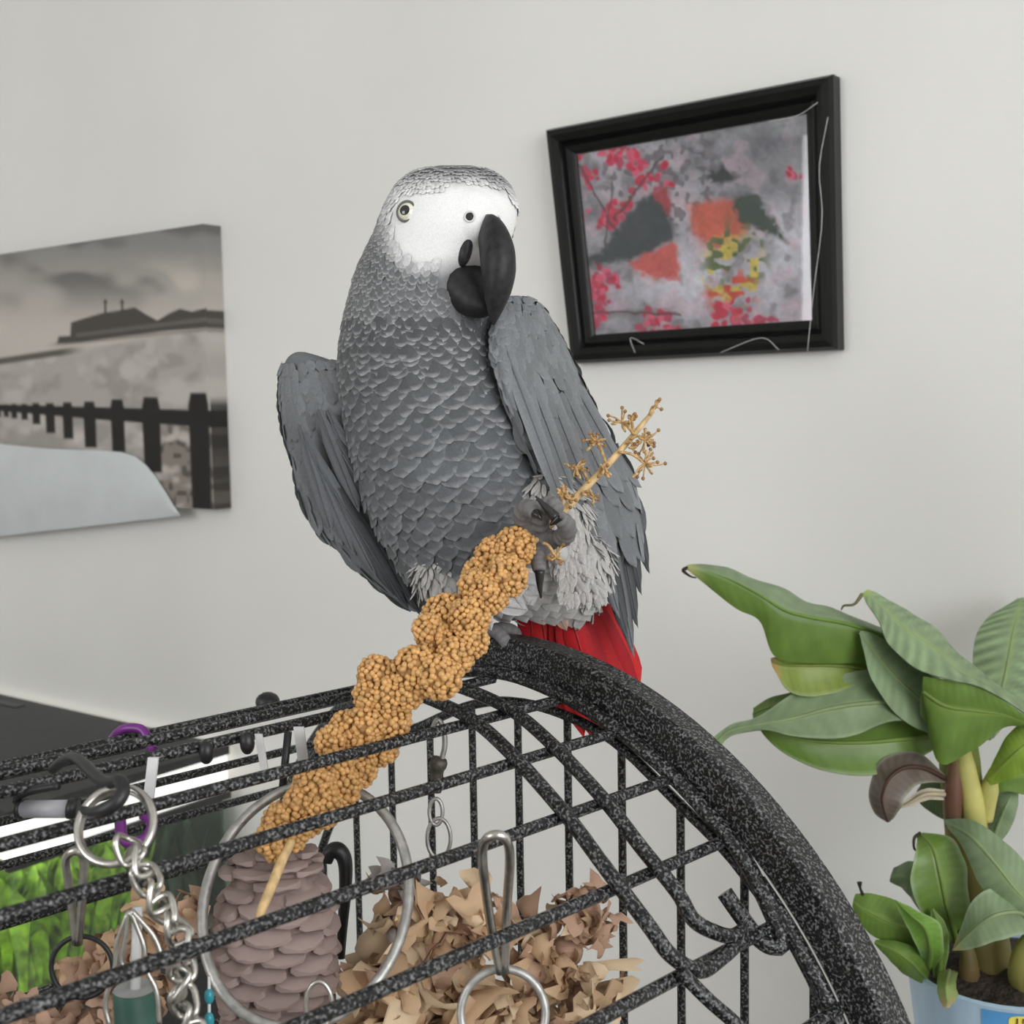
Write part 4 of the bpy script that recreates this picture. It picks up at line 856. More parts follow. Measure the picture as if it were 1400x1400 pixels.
# tail fan of red feathers
TQ = [((770, 800), (840, 1002), .802), ((800, 800), (876, 936), .806), ((795, 805), (868, 950), .802), ((745, 810), (778, 990), .800), ((785, 805), (856, 978), .798), ((755, 810), (798, 1008), .796), ((775, 808), (846, 998), .794), ((762, 808), (814, 1014), .792), ((770, 806), (832, 1016), .790), ((735, 812), (760, 962), .798), ((722, 815), (732, 905), .796)]
for i, (r, t, d) in enumerate(TQ):
    g = [(186, 26, 34), (204, 40, 40), (172, 22, 34), (196, 34, 40)][i % 4]
    quill('tail_feather', (*r, d - .018), (*t, d), 19, g, tuple(int(q * .86) for q in g), -FW, .02, (170, 50, 50))
quill('vent_feather', (748, 812, .752), (775, 862, .757), 9, (150, 126, 108), (196, 160, 140), -FW, .02); quill('vent_feather', (738, 818, .750), (742, 850, .752), 7, (160, 120, 96), (190, 140, 120), -FW, .02)
for (r, t, w) in (((690, 796), (716, 834), 11), ((706, 796), (722, 826), 10), ((676, 826), (722, 834), 11), ((650, 800), (672, 862), 9), ((700, 780), (715, 812), 8)): quill('leg_feather', (*r, .722), (*t, .726), w, (166, 165, 164), (196, 195, 194), -FW, .08)
# vent fluff
vb = MB()
for (x, y, d, r) in FL:
    c = P(x, y, d)
    for i in range(420):
        u = unit(rng.normal(size=3))
        if u @ FW > .25: continue
        dn = unit(-UP + RT * rng.normal() * .3 - u * ((-UP) @ u)); kk = d / FPX; cc_ = rng.uniform(.92, 1.06)
        feather(vb, c + u * (r + .0006), dn, u, 21 * kk, 3.6 * kk, lin((178, 175, 172)) * cc_, lin((188, 186, 183)) * cc_, .09, .02)
for i in range(420):
    x, y = rng.uniform(742, 822), rng.uniform(662, 812)
    if x < 735 + (y - 700) * .35 or x > 770 + (y - 660) * .36: continue
    p = P(x, y, .728 - .02 * math.sin((x - 735) / 85 * 3.14)); kk = .72 / FPX; c = rng.uniform(.85, 1.1)
    feather(vb, p, -UP + RT * rng.normal() * .35, -FW, 24 * kk, 4.2 * kk, lin((174, 171, 168)) * c, lin((186, 183, 180)) * c, .10, .02)
stuff(vb.build('thigh_feathers', M['feather'], parrot, org=base))
# face: beak, eyes, nostrils
def section_loft(C, B, W, n=18, rows=26, off=0):
    C = spline([HP(f, off, t) for f, t in C], rows); B = spline([HP(f, off, t) for f, t in B], rows); W = np.interp(np.linspace(0, 1, rows), np.linspace(0, 1, len(W)), W) * HK
    return [[(C[i] + B[i]) / 2 + (C[i] - B[i]) / 2 * math.cos(g) + HL * W[i] * math.copysign(abs(math.sin(g)) ** .85, math.sin(g)) for g in np.linspace(0, 2 * math.pi, n + 1)[:-1]] for i in range(rows)]
b = MB(); b.grid(section_loft([(98, -2), (116, -5), (137, -21), (151, -46), (156, -74), (151, -102), (140, -126), (128, -146)], [(78, -26), (90, -46), (100, -62), (108, -78), (114, -95), (117, -112), (121, -130), (127, -146)], [4, 12, 18, 22, 21, 17, 10, 2]), closed=True, cap=True)
b.build('upper_beak', M['beak'], parrot)
b = MB(); b.grid(section_loft([(36, -27), (57, -47), (80, -74), (100, -100), (112, -119)], [(12, -56), (28, -100), (54, -128), (86, -136), (112, -127)], [37, 43, 37, 25, 6]), closed=True, cap=True)
b.build('lower_beak', M['beak'], parrot)
for sg in (-1, 1):
    b = MB(); b.ball(HP(72, sg * 17, -47), (14 * HK, 10 * HK, 24 * HK), 16, 12, (HF, HL, unit(HT + HL * sg * -.1))); b.build('beak_corner', M['beak'], parrot)
M['iris'] = mat('iris', (.74, .73, .58), .25, noise=(900, .85, 1.1, 2, (1, 1, 1)), coat=.8); M['pupil'] = mat('pupil', (.004, .004, .004), .08, noise=(50, .9, 1.1, 2, (1, 1, 1)), coat=1.0)
M['lid'] = mat('eyelid', (.12, .12, .115), .6, noise=(900, .7, 1.3, 2, (1, 1, 1))); M['hole'] = mat('nostril', (.02, .018, .018), .7, noise=(500, .8, 1.3, 2, (1, 1, 1)))
th_e = math.acos((555 - 615) / 92.0); pe, _, ne = BODY.frame(289, th_e)
ne = unit(ne - FW * .9); xe = unit(np.cross(UP, ne)); ye = np.cross(ne, xe)
for sg in (0, 1):
    fx = (lambda p: p) if sg == 0 else mirror
    c = pe - ne * .0040; r = 15.5 * HK
    def cap(c_, r_, a_max, nv_=8, nu_=24):
        rows = [[fx(c_ + ne * r_ * math.cos(a) + (xe * math.cos(g) + ye * math.sin(g)) * r_ * math.sin(a)) for g in np.linspace(0, 2 * math.pi, nu_ + 1)[:-1]] for a in np.linspace(.001, a_max, nv_)]
        bb2 = MB(); bb2.grid(rows, closed=True); return bb2
    ey = cap(c, r, 1.35).build('eye', M['iris'], parrot); cap(c + ne * .00018, r, .46).build('pupil', M['pupil'], ey)
    bb2 = MB(); bb2.tube([fx(c + ne * r * .62 + (xe * math.cos(g) * .80 + ye * math.sin(g) * .88) * r) for g in np.linspace(0, 2 * math.pi, 33)[:-1]], .0008, 8, closed=True); bb2.build('eyelid', M['lid'], ey)
# nostrils
dn_ = ray(642, 296)
bpy.context.view_layer.update()
from mathutils.bvhtree import BVHTree
bv = BVHTree.FromPolygons([Vector(v) for v in co], [tuple(p.vertices) for p in me.polygons])
hit, nrm_, _i, _d = bv.ray_cast(Vector(CAM), Vector(dn_))
if hit is not None:
    h = np.array(hit); hn = np.array(nrm_)
    for sg in (0, 1):
        fx = (lambda p: p) if sg == 0 else mirror
        ax_ = unit(np.cross(hn, UP)); b = MB(); b.ball((0, 0, 0), (.0024, .0027, .0012), 14, 8, (ax_, np.cross(hn, ax_), hn)); b.v = [tuple(fx(np.array(v) + h - hn * .0004)) for v in b.v]; b.build('nostril', M['hole'], parrot)
        b = MB(); b.tube([fx(h + (ax_ * math.cos(g) * .0027 + np.cross(hn, ax_) * math.sin(g) * .003)) for g in np.linspace(0, 6.283, 21)[:-1]], .0006, 6, closed=True, cs=[lin((214, 213, 212))] * 20); b.build('nostril_rim', M['skin'], parrot)
# claws
for f_ in FEET:
    e0, e1 = P(*f_[-1]), P(*f_[-2]); d = unit(e0 - e1); i = FEET.index(f_)
    if i < 4: L = .012; tipd = unit(d + np.array([0, 0, -.9]))
    else: L = .017; tipd = unit(d + (-UP * .2))
    if i == 4: tipd = unit(RT * .5 - UP * .6 - FW * .2); L = .006
    if i == 5: d = unit(-RT * .7 + UP * .75); tipd = d; e0 = P(758, 706, .648); L = .0145
    if i == 6: d = unit(-RT * .6 - UP * .5); tipd = d; L = .006
    if i == 7: d = unit(-UP); tipd = unit(-UP + RT * .1); L = .014
    b = MB(); b.tube(spline([e0 - d * .001, e0 + d * L * .5, e0 + d * L * .5 + tipd * L * .5], 10), list(np.linspace(.0030, .0005, 10)), 8); b.build('claw', M['claw'], parrot)

# ------------------------------------------------------------------ millet spray
def md_(x, y):              # depth of the spray along its length
    return float(np.interp(y, [560, 735, 870, 925, 985, 1030, 1080, 1125, 1165, 1260], [.700, .672, .645, .632, .640, .626, .608, .592, .578, .556]))
mroot = P(520, 990, md_(520, 990))
millet = thing('millet_spray', (mroot[0], mroot[1], mroot[2] - .03), 'golden millet spray held in the parrot\'s foot and poked between the cage bars', 'bird food')
ST = [(352, 1258), (372, 1210), (398, 1150), (440, 1085), (490, 1010), (545, 945), (610, 875), (680, 795), (735, 735), (790, 678), (840, 625), (870, 590), (893, 562)]
b = MB(); b.tube(spline([P(x, y, md_(x, y) + .010 * float(sstep(700, 790, y) * sstep(1160, 1100, y))) for x, y in ST], 90), list(np.interp(np.linspace(0, 1, 90), [0, .04, .3, .6, .8, 1], [.0017, .0024, .0024, .0026, .0021, .0012])), 8); b.build('stalk', M['straw'], millet)
CL = [(704, 748, 27), (680, 764, 30), (693, 788, 28), (656, 784, 22), (668, 812, 27), (648, 800, 20), (612, 848, 36), (641, 846, 28), (598, 874, 27), (645, 878, 22), (622, 897, 25), (585, 860, 20), (570, 918, 35), (601, 926, 30), (618, 908, 20), (556, 948, 22),
      (515, 922, 25), (531, 950, 26), (505, 950, 21), (531, 984, 30), (502, 990, 28), (477, 1000, 28), (452, 1014, 20), (519, 1020, 26), (490, 1034, 27), (462, 1046, 22), (430, 1080, 30), (466, 1076, 27), (494, 1054, 20), (441, 1104, 26), (408, 1098, 20), (386, 1124, 26), (420, 1122, 22), (366, 1148, 18), (400, 1144, 19), (376, 1164, 13)]
cls = []
for i, (x, y, r) in enumerate(CL):
    d = md_(x, y) + (rng.uniform(-.007, .007) if i else 0); cls.append((P(x, y, d), r * d / FPX))
t_ = (1 + 5 ** .5) / 2
IV = np.array([(-1, t_, 0), (1, t_, 0), (-1, -t_, 0), (1, -t_, 0), (0, -1, t_), (0, 1, t_), (0, -1, -t_), (0, 1, -t_), (t_, 0, -1), (t_, 0, 1), (-t_, 0, -1), (-t_, 0, 1)]); IV /= np.linalg.norm(IV[0])
IF = [(0, 11, 5), (0, 5, 1), (0, 1, 7), (0, 7, 10), (0, 10, 11), (1, 5, 9), (5, 11, 4), (11, 10, 2), (10, 7, 6), (7, 1, 8), (3, 9, 4), (3, 4, 2), (3, 2, 6), (3, 6, 8), (3, 8, 9), (4, 9, 5), (2, 4, 11), (6, 2, 10), (8, 6, 7), (9, 8, 1)]
def subdiv(V, F):
    V = [np.array(v) for v in V]; mid = {}; out = []
    def m_(a, c):
        k = (min(a, c), max(a, c))
        if k not in mid: mid[k] = len(V); V.append(unit(V[a] + V[c]))
        return mid[k]
    for a, c, d in F: x, y, z = m_(a, c), m_(c, d), m_(d, a); out += [(a, x, z), (c, y, x), (d, z, y), (x, y, z)]
    return np.array(V), out
IV2, IF2 = subdiv(IV, IF)
for i, (c, r) in enumerate(cls):
    gr = 4.3 * .62 / FPX; n = int(4 * (r / gr) ** 2 * .88); b = MB()
    b.ball(c, r * .84, 14, 10, None, None, 1)
    for k in range(n):
        z = 1 - 2 * (k + .5) / n; a = k * 2.39996 + rng.uniform(-.12, .12); rr = math.sqrt(1 - z * z); u = unit(np.array([rr * math.cos(a), rr * math.sin(a), z]) + rng.normal(size=3) * .05)
        p = c + u * r * rng.uniform(.90, 1.02)
        if any(j != i and np.linalg.norm(p - c2) < r2 * .90 for j, (c2, r2) in enumerate(cls)): continue
        g = gr * rng.uniform(.85, 1.15); b.add((IV2 * g * np.array([1, 1, rng.uniform(.9, 1.2)]) + p), IF2)
    o = stuff(b.build('seed_cluster', [M['grain'], M['chaff']], millet))
def sprig(x, y, bx, by, n, sp, name='spent_sprig'):
    d = md_(bx, by) - .003; b = MB(); p0 = P(bx, by, d); p1 = P(x, y, d - .003); b.tube(spline([p0, (p0 + p1) / 2 + UP * .002, p1], 8), [.0009] * 8, 6)
    for k in range(n):
        q = p1 + (RT * rng.normal() + UP * rng.normal() + FW * rng.normal() * .8) * sp * d / FPX * .6
        b.tube(spline([p1, (p1 + q) / 2 + UP * .0008 * rng.normal(), q], 5), [.0006, .0005, .0005, .0005, .0004], 5)
        b.ball(q, (.0021, .0009, .0012), 7, 5, (unit(q - p1 + 1e-9), unit(np.cross(q - p1, FW) + 1e-9), FW)) if k % 2 else b.ball(q, .0011, 7, 5, None, None, 1)
    b.build(name, [M['husk'], M['chaff2']], millet)
for a in [(815, 604, 828, 632, 18, 10), (788, 640, 806, 660, 18, 12), (770, 676, 782, 688, 18, 11), (826, 642, 822, 645, 10, 9), (812, 680, 796, 674, 8, 9), (882, 634, 846, 618, 18, 15), (882, 602, 862, 600, 16, 13), (850, 578, 866, 594, 14, 13), (896, 556, 888, 568, 7, 9), (862, 575, 866, 590, 7, 9), (760, 762, 742, 742, 12, 11), (868, 612, 856, 606, 6, 8)]: sprig(*a)

# ------------------------------------------------------------------ toys hanging in the cage
def torus(c, R, r, ax, ay, n=48, k=10, sx=1, sy=1):
    b = MB(); b.tube([np.asarray(c) + (ax * math.cos(g) * sx + ay * math.sin(g) * sy) * R for g in np.linspace(0, 2 * math.pi, n + 1)[:-1]], r, k, closed=True); return b
# pine cone
M['cone'] = mat('cone_scale', (.40, .30, .275), .7, noise=(120, .6, 1.2, 4, (1, 1, 1)), bump=(300, .3, .001)); M['cone_core'] = mat('cone_core', (.26, .19, .17), .9, noise=(120, .6, 1.3, 3, (1, 1, 1)))
kc = P(378, 1285, .605); kax = unit(-UP * .98 + RT * .02)
cone = thing('pine_cone', P(378, 1430, .605), 'large pine cone with thick pinkish brown scales hanging inside the steel ring', 'pine cone')
HLc = 140 * .605 / FPX
b = MB(); b.tube([kc + kax * HLc * t for t in np.linspace(-.92, .95, 14)], [.0245 * math.sqrt(max(.05, 1 - (abs(t + .02) / 1.02) ** 2.6)) for t in np.linspace(-.92, .95, 14)], 16); b.build('core', M['cone_core'], cone)
b = MB(); rows = []
for i, v in enumerate(np.linspace(0, 1, 6)):
    w = [.42, .62, .9, 1.0, .86, .34][i]; th = [.10, .16, .24, .34, .32, .12][i]
    rows.append([np.array([u * w * (1 if abs(u) < .9 else .96), v * 1.25, (th if k in (0, 1, 2) else -th * .35) * (1 - .5 * abs(u)) + .12 * v * v]) for k, u in enumerate((-1, 0, 1, 1, 0, -1))])
b.grid(rows, closed=True, cap=True); sme = b.mesh('scale', [M['cone']], smooth=True); sme.set_sharp_from_angle(angle=math.radians(40))
k = 0; N = 104
for i in range(N):
    t = i / (N - 1); ang = i * 2.39996; z = -.95 + 1.9 * t; pr = math.sqrt(max(.06, 1 - abs(z) ** 2.6)); r = .0225 * pr
    a1 = unit(np.cross(kax, RT)); a2 = np.cross(kax, a1); o_ = a1 * math.cos(ang) + a2 * math.sin(ang)
    p = kc + kax * HLc * z * .96 + o_ * r * .82; tilt = .55 + .5 * z
    yv = unit(o_ * (1.0 - .2 * abs(z)) + kax * (.42 if z > -.7 else -.05) + rng.normal(size=3) * .06); xv = unit(np.cross(yv, kax)); zv = np.cross(xv, yv)
    s_ = (.0108 * (.65 + .45 * pr)) * rng.uniform(.92, 1.08); put('scale', sme, p, cone, frame_quat(xv, yv, zv), (s_ * 1.0, s_ * 1.0, s_ * 1.25))
# ring round the cone
rg = thing('steel_ring', P(420, 1368, .548), 'large dull steel hoop hanging around the pine cone', 'ring')
rc = P(420, 1228, .592); rx = unit(RT + FW * .10); ry = unit(UP + FW * .75); rgo = torus(rc, 141 * .582 / FPX, .0026, rx, ry * 1.0, 64, 12, 1.0, 1.22); rgo.build('hoop', M['dull_steel'], rg)
jr = torus(P(436, 1375, .548), 33 * .548 / FPX, .0011, RT, unit(UP), 30, 8, .55, 1.0); jr.build('jump_ring', M['steel'], rg)

# shredded wooden flowers
M['shave'] = mat('wood_shaving', (.66, .45, .275), .75, noise=(90, .7, 1.15, 4, (1, 1, 6)), bump=(260, .3, .001)); M['shave_pale'] = mat('pale_shaving', (.78, .60, .40), .72, noise=(90, .75, 1.12, 4, (1, 1, 6)))
M['shave_pink'] = mat('pink_shaving', (.56, .36, .25), .75, noise=(90, .7, 1.15, 4, (1, 1, 6))); M['shave_grey'] = mat('grey_shaving', (.46, .43, .42), .8, noise=(90, .75, 1.15, 4, (1, 1, 6))); M['shave_dark'] = mat('brown_shaving', (.52, .34, .24), .8, noise=(90, .6, 1.2, 4, (1, 1, 6)))
def petal_mesh(m, seed):
    r_ = np.random.default_rng(seed); b = MB(); rows = []; cu = r_.uniform(.5, 2.4); sd = r_.uniform(-.9, .9); rg_ = r_.uniform(.05, .18); fold = r_.uniform(.2, .6)
    for v in np.linspace(0, 1, 7):
        w = .18 + .38 * math.sin(min(1, v * 1.25) * 1.7); a = cu * v; cx = (math.sin(a) / cu if cu else v); cz = (1 - math.cos(a)) / cu
        rows.append([np.array([u * w + sd * .25 * v * v, cx + rg_ * .6 * math.sin(u * 4 + seed) * v, cz * .9 + fold * u * u * w + rg_ * math.sin(u * 5 + v * 6 + seed)]) for u in (-1, -.5, 0, .5, 1)])
    b.grid(rows); n = len(b.v); b.grid([[p + np.array([0, 0, .035]) for p in r] for r in rows]); return b.mesh('petal', [m])
PM = {k: [petal_mesh(M[k], s) for s in range(7)] for k in ('shave', 'shave_pale', 'shave_pink', 'shave_grey', 'shave_dark')}
def rosette(root, c, r, n, size, mats, open_=.45, flat=1.0, face=None):
    face = -FW if face is None else face; A1 = unit(np.cross(face, UP)); A2 = np.cross(A1, face)
    for i in range(n):
        u = rng.normal(size=3); u = unit(u)
        if u @ FW > .35: u = u - 2 * FW * (u @ FW)
        p = c + u * r * np.array([1, 1, flat]) * rng.uniform(.45, .95); yv = unit(u + rng.normal(size=3) * open_ + face * .25); zv = unit(np.cross(yv, rng.normal(size=3))); zv = unit(zv * .6 + face * .3 - yv * ((zv * .6 + face * .3) @ yv)); xv = np.cross(yv, zv)
        k = mats[rng.integers(len(mats))]; s_ = size * rng.uniform(.7, 1.3); put('petal', PM[k][rng.integers(7)], p, root, frame_quat(unit(xv), yv, zv), s_)
def core(root, c, r, m): b = MB(); b.ball(c, (r, r, r), 16, 10); b.build('bundle_core', m, root)
D1 = .63; k1 = D1 / FPX
t1 = thing('shredded_flower_toy', P(680, 1440, D1), 'bunch of curled beige wood shavings with a steel ring and clip through it', 'bird toy')
for (x, y, r, n, s, ms) in [(585, 1305, 72, 46, 40, ('shave', 'shave', 'shave_pale', 'shave_pink')), (560, 1250, 46, 22, 26, ('shave', 'shave_pale', 'shave_grey')), (640, 1260, 48, 26, 28, ('shave', 'shave_pink', 'shave_pale')), (800, 1245, 44, 30, 22, ('shave', 'shave_pink', 'shave_pink')), (775, 1300, 46, 28, 24, ('shave', 'shave_pale', 'shave_pink')), (690, 1385, 60, 38, 26, ('shave', 'shave_pale', 'shave', 'shave_pale')), (520, 1380, 60, 26, 46, ('shave_pale', 'shave')), (600, 1390, 60, 20, 52, ('shave_pale', 'shave')), (790, 1375, 56, 28, 34, ('shave', 'shave_pale', 'shave_pink')), (732, 1285, 46, 18, 30, ('shave', 'shave_pink')), (548, 1222, 36, 12, 24, ('shave_grey', 'shave_grey', 'shave'))]:
    c = P(x, y, D1 + rng.uniform(-.01, .015)); core(t1, c, r * k1 * .5, M['shave_pink']); rosette(t1, c, r * k1, n, s * k1 * 1.3, ms)
for (a, e, w) in (((800, 1320), (868, 1318), 10), ((810, 1352), (866, 1348), 16), ((500, 1330), (478, 1325), 14), ((600, 1210), (607, 1200), 10)):
    pa, pe_ = P(*a, D1), P(*e, D1 - .005); yv = unit(pe_ - pa); xv = unit(np.cross(yv, -FW)); zv = np.cross(xv, yv); put('petal', PM['shave_pale'][3], pa, t1, frame_quat(xv, yv, zv), (w * k1 * 1.6, np.linalg.norm(pe_ - pa) * 1.2, w * k1))
D1b = .565
torus(P(688, 1385, D1b), 58 * D1b / FPX, .0020, RT, unit(UP + FW * .15), 48, 10).build('ring', M['dull_steel'], t1)
b = MB(); b.tube(spline([P(684, 1330, D1b - .004), P(672, 1270, D1b - .012), P(662, 1200, .528), P(660, 1160, .520), P(668, 1145, .514), P(683, 1142, .513), P(694, 1152, .516), P(697, 1180, .525), P(693, 1240, D1b - .014), P(690, 1330, D1b - .004)], 60), .0021, 8); b.build('wire_clip', M['steel'], t1)
D2 = .60; k2 = D2 / FPX
t2 = thing('shredded_flower_toy', P(110, 1440, D2), 'brownish shaving bunch hanging by a thin clip beside the thick chain', 'bird toy')
for (x, y, r, n, s, ms) in [(172, 1290, 40, 26, 26, ('shave', 'shave_pink')), (216, 1264, 40, 24, 26, ('shave', 'shave_pink')), (130, 1318, 36, 22, 28, ('shave', 'shave_pink')), (196, 1335, 48, 28, 28, ('shave_pink', 'shave')), (45, 1395, 50, 36, 22, ('shave_dark', 'shave_pink', 'shave_dark')), (130, 1400, 50, 30, 24, ('shave_dark', 'shave_dark', 'shave_pink')), (262, 1252, 26, 12, 26, ('shave', 'shave_pink'))]:
    c = P(x, y, D2 + rng.uniform(-.01, .015)); core(t2, c, r * k2 * .5, M['shave_dark']); rosette(t2, c, r * k2, n, s * k2 * 1.25, ms)
b = MB(); b.tube(spline([P(104, 1290, .555), P(96, 1220, .545), P(90, 1180, .538), P(97, 1165, .535), P(110, 1165, .535), P(115, 1180, .538), P(112, 1230, .545), P(107, 1290, .555)], 50), .0019, 8); b.build('wire_clip', M['steel'], t2)
torus(P(112, 1322, .555), 42 * .555 / FPX, .0012, RT, UP, 40, 8).build('ring', M['black'], t2)
b = MB()
# silver chain on a split ring
ct = thing('chain_toy', P(258, 1400, .462), 'thick silver twisted chain hanging from a split key ring', 'chain')
kr = torus(P(158, 1128, .478), 54 * .478 / FPX, .0016, unit(RT - FW * .15), unit(UP * .75 + FW * .5), 44, 10, 1, 1.0); kr.build('split_ring', M['steel'], ct)
kr = torus(P(159, 1131, .480), 52 * .480 / FPX, .0013, unit(RT - FW * .15), unit(UP * .75 + FW * .5), 44, 8, 1, 1.0); kr.build('split_ring', M['steel'], ct)
def link(c, d, nrm, L, W, r):
    d = unit(d); n = unit(nrm - d * (nrm @ d)); b = MB(); pts = []
    for g in np.linspace(0, 2 * math.pi, 29)[:-1]:
        x, y = math.cos(g), math.sin(g); pts.append(np.asarray(c) + d * (L * x * (abs(x) ** -.25 if abs(x) > .05 else 1)) * .92 + n * W * y + np.cross(d, n) * W * .55 * math.sin(2 * g))
    b.tube(pts, r, 8, closed=True); return b
CP = spline([P(176, 1160, .470), P(196, 1192, .466), P(214, 1230, .464), P(236, 1262, .463), P(250, 1300, .462), P(246, 1345, .462), P(258, 1392, .462), P(268, 1430, .462)], 200)
acc = 0; last = CP[0]; i = 0; step = .0068
for p in CP:
    if np.linalg.norm(p - last) >= step or i == 0:
        d = p - last if i else CP[5] - CP[0]; nm_ = unit(RT * math.cos(i * 1.35 + .6) + FW * math.sin(i * 1.35 + .6)); link(p, d, nm_, .0066, .0046, .00125).build('chain_link', M['steel'], ct); last = p; i += 1
# black hook over the bars that carries the ring
bh = MB(); bh.tube(spline([P(72, 1052, .535), P(84, 1042, .530), P(100, 1036, .524), P(114, 1044, .512), P(130, 1060, .498), P(146, 1070, .488), P(164, 1068, .482), P(168, 1082, .478), P(158, 1098, .476), P(140, 1108, .477), P(124, 1112, .480), P(112, 1106, .484)], 60), list(np.interp(np.linspace(0, 1, 60), [0, .5, .8, 1], [.0022, .0026, .0030, .0018])), 10)
bo_ = bh.build('hook', M['black']); tag(bo_, 'black plastic S hook slung over the cage top bars carrying the key ring', 'hook')
cl_ = thing('spring_clip', P(66, 1116, .545), 'short grey barrel clip with black end caps under the cage top', 'clip')
b = MB(); b.tube([P(34, 1106, .55), P(98, 1106, .54)], .0040, 12); b.build('barrel', mat('grey_plastic', (.42, .42, .45), .35, noise=(90, .85, 1.1, 2, (1, 1, 1))), cl_)
for x, d in ((30, .551), (100, .539)):
    b = MB(); b.tube([P(x - 6, 1105, d), P(x + 5, 1106, d)], .0046, 12); b.build('end_cap', M['black'], cl_)
b = MB(); b.tube(spline([P(30, 1102, .551), P(22, 1092, .550), P(40, 1082, .546), P(80, 1074, .540)], 16), .0018, 8); b.build('gate', M['black'], cl_)
# purple ties and clear straps
M['purple'] = mat('purple_plastic', (.16, .02, .20), .35, noise=(60, .8, 1.2, 2, (1, 1, 1))); M['strap'] = mat('clear_strap', (.66, .66, .66), .3, noise=(60, .9, 1.1, 2, (1, 1, 1)))
b = MB(); b.tube(spline([P(154, 1010, .645), P(164, 999, .640), P(180, 995, .637), P(196, 999, .635), P(206, 1020, .632), P(210, 1026, .630)], 26), .0024, 8); tag(b.build('cable_tie', M['purple']), 'purple plastic tie looped over the uppermost cage bars', 'tie')
b = MB(); b.tube(spline([P(164, 1120, .56), P(168, 1146, .555), P(184, 1152, .552), P(202, 1144, .552), P(208, 1124, .556), P(196, 1114, .56)], 26), .0026, 8); tag(b.build('cable_tie', M['purple']), 'purple plastic tie seen through the split key ring', 'tie')
def strap(x0, y0, x1, y1, d, w, label):
    b = MB(); a, c = P(x0, y0, d), P(x1, y1, d); s_ = RT * w * d / FPX; b.box(a - s_, s_ * 2, FW * .002, c - a); tag(b.build('hanging_strap', M['strap'], smooth=False), label, 'strap')
strap(209, 1036, 202, 1096, .575, 7, 'clear plastic strap hanging between bars above the key ring')
strap(353, 1004, 361, 1052, .62, 5, 'narrow clear strap hanging from the ridge beside a black strap')
strap(408, 994, 414, 1040, .64, 7, 'wide clear strap hanging from the ridge beside the millet seeds')
b = MB(); a, c = P(394, 1000, .63), P(386, 1080, .625); b.tube([a, (a + c) / 2, c], .0020, 8); tag(b.build('hanging_strap', M['black']), 'black strap hanging from the ridge between two clear straps', 'strap')
# green cylinder toy with thin wires
gt = thing('cylinder_toy', P(184, 1440, .52), 'dark green cylinder with a pale top hung on thin wires', 'bird toy')
kg = .52 / FPX; b = MB(); gc = P(185, 1352, .52)
b.grid([[gc + np.array([r * math.cos(t), r * math.sin(t), z]) for t in np.linspace(0, 2 * math.pi, 33)[:-1]] for r, z in ((.001, -.03), (30 * kg, -.03), (30 * kg, -.001), (28 * kg, .0))], closed=True); b.build('barrel', mat('dark_green', (.030, .095, .070), .5, noise=(60, .8, 1.2, 2, (1, 1, 1))), gt, auto=40)
b = MB(); b.grid([[gc + np.array([r * math.cos(t), r * math.sin(t), .0003]) for t in np.linspace(0, 2 * math.pi, 33)[:-1]] for r in (29 * kg, .0005)], closed=True); b.build('top_disc', mat('grey_top', (.36, .37, .36), .7, noise=(80, .85, 1.1, 2, (1, 1, 1))), gt)
b = MB(); b.tube([gc, P(188, 1240, .525)], .0022, 8); b.build('cord', M['strap'], gt)
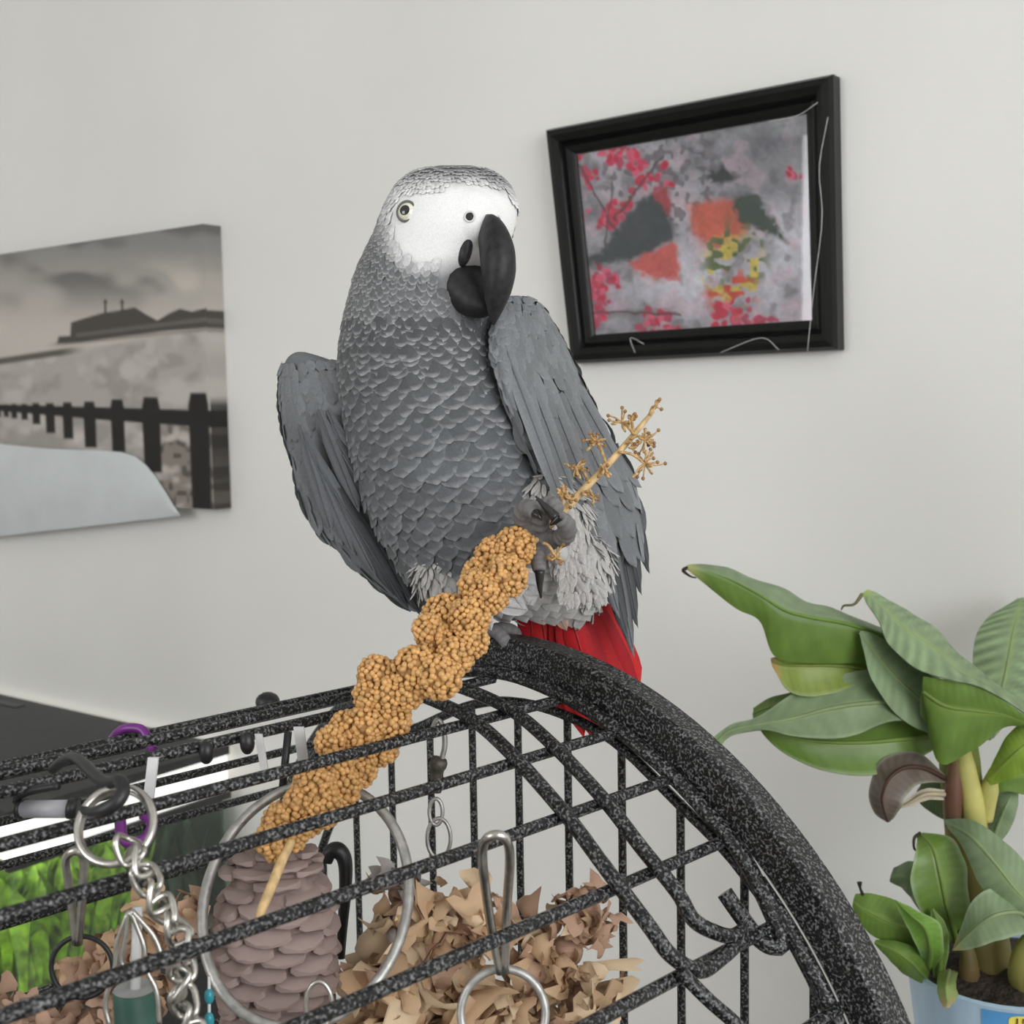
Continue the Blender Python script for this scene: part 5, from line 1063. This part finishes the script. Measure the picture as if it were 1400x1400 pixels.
for pl in ([(176, 1245), (160, 1290), (158, 1320), (150, 1345), (144, 1375), (150, 1402)], [(178, 1245), (196, 1290), (200, 1325), (214, 1355), (218, 1400)], [(176, 1245), (172, 1280), (166, 1310), (170, 1325)], [(180, 1245), (210, 1280), (222, 1310)]):
    b = MB(); b.tube(spline([P(x, y, .505) for x, y in pl], 24), .0011, 6); b.build('wire', M['steel'], gt)
bd = thing('bead_string', P(286, 1415, .545), 'short string of teal beads beside the steel ring and chain', 'beads')
for (y, h) in ((1362, 11), (1395, 12), (1425, 12)):
    b = MB(); b.ball(P(286, y, .545), (7 * .545 / FPX, 7 * .545 / FPX, h * .545 / FPX), 12, 8); b.build('bead', mat('teal_bead', (.03, .28, .34), .25, noise=(60, .8, 1.2, 2, (1, 1, 1))), bd)
b = MB(); b.tube([P(286, 1335, .545), P(286, 1440, .545)], .0007, 6); b.build('cord', M['strap'], bd)
# swivel hook and chain hanging below the flap rods
sw = thing('swivel_hook', P(603, 1180, .70), 'rusty swivel hook with two wire links hanging beneath the cage top', 'hook')
DS = .668
b = MB(); b.tube(spline([P(590, 1000, DS), P(598, 984, DS), P(606, 996, DS), P(608, 1020, DS), P(602, 1045, DS)], 24), .0015, 8); b.build('hook_wire', M['dull_steel'], sw)
b = MB(); b.tube(spline([P(602, 1036, DS), P(598, 1050, DS), P(598, 1068, DS), P(598, 1084, DS)], 14), [.0036, .0046, .0050, .0050, .0048, .0040, .0036, .0034, .0036, .0034, .0030, .0028, .0026, .002], 10); b.build('swivel', mat('rusty_steel', (.12, .11, .09), .6, .6, noise=(200, .5, 1.5, 3, (1, 1, 1))), sw)
torus(P(596, 1110, DS), 9 * DS / FPX, .0011, RT, UP, 30, 8, 1, 2.0).build('wire_link', M['dull_steel'], sw)
torus(P(600, 1146, DS), 16 * DS / FPX, .0011, RT, UP, 36, 8, 1, 1.7).build('wire_link', M['dull_steel'], sw)
# black rubber loop behind the cone
b = MB(); b.tube(spline([P(446, 1178, .66), P(452, 1164, .66), P(464, 1164, .66), P(472, 1180, .66), P(472, 1220, .66), P(468, 1270, .66), P(466, 1310, .66)], 30), list(np.interp(np.linspace(0, 1, 30), [0, .3, 1], [.0034, .0046, .0022])), 10); tag(b.build('perch_hook', M['black']), 'black bent hook standing up behind the pine cone', 'hook')
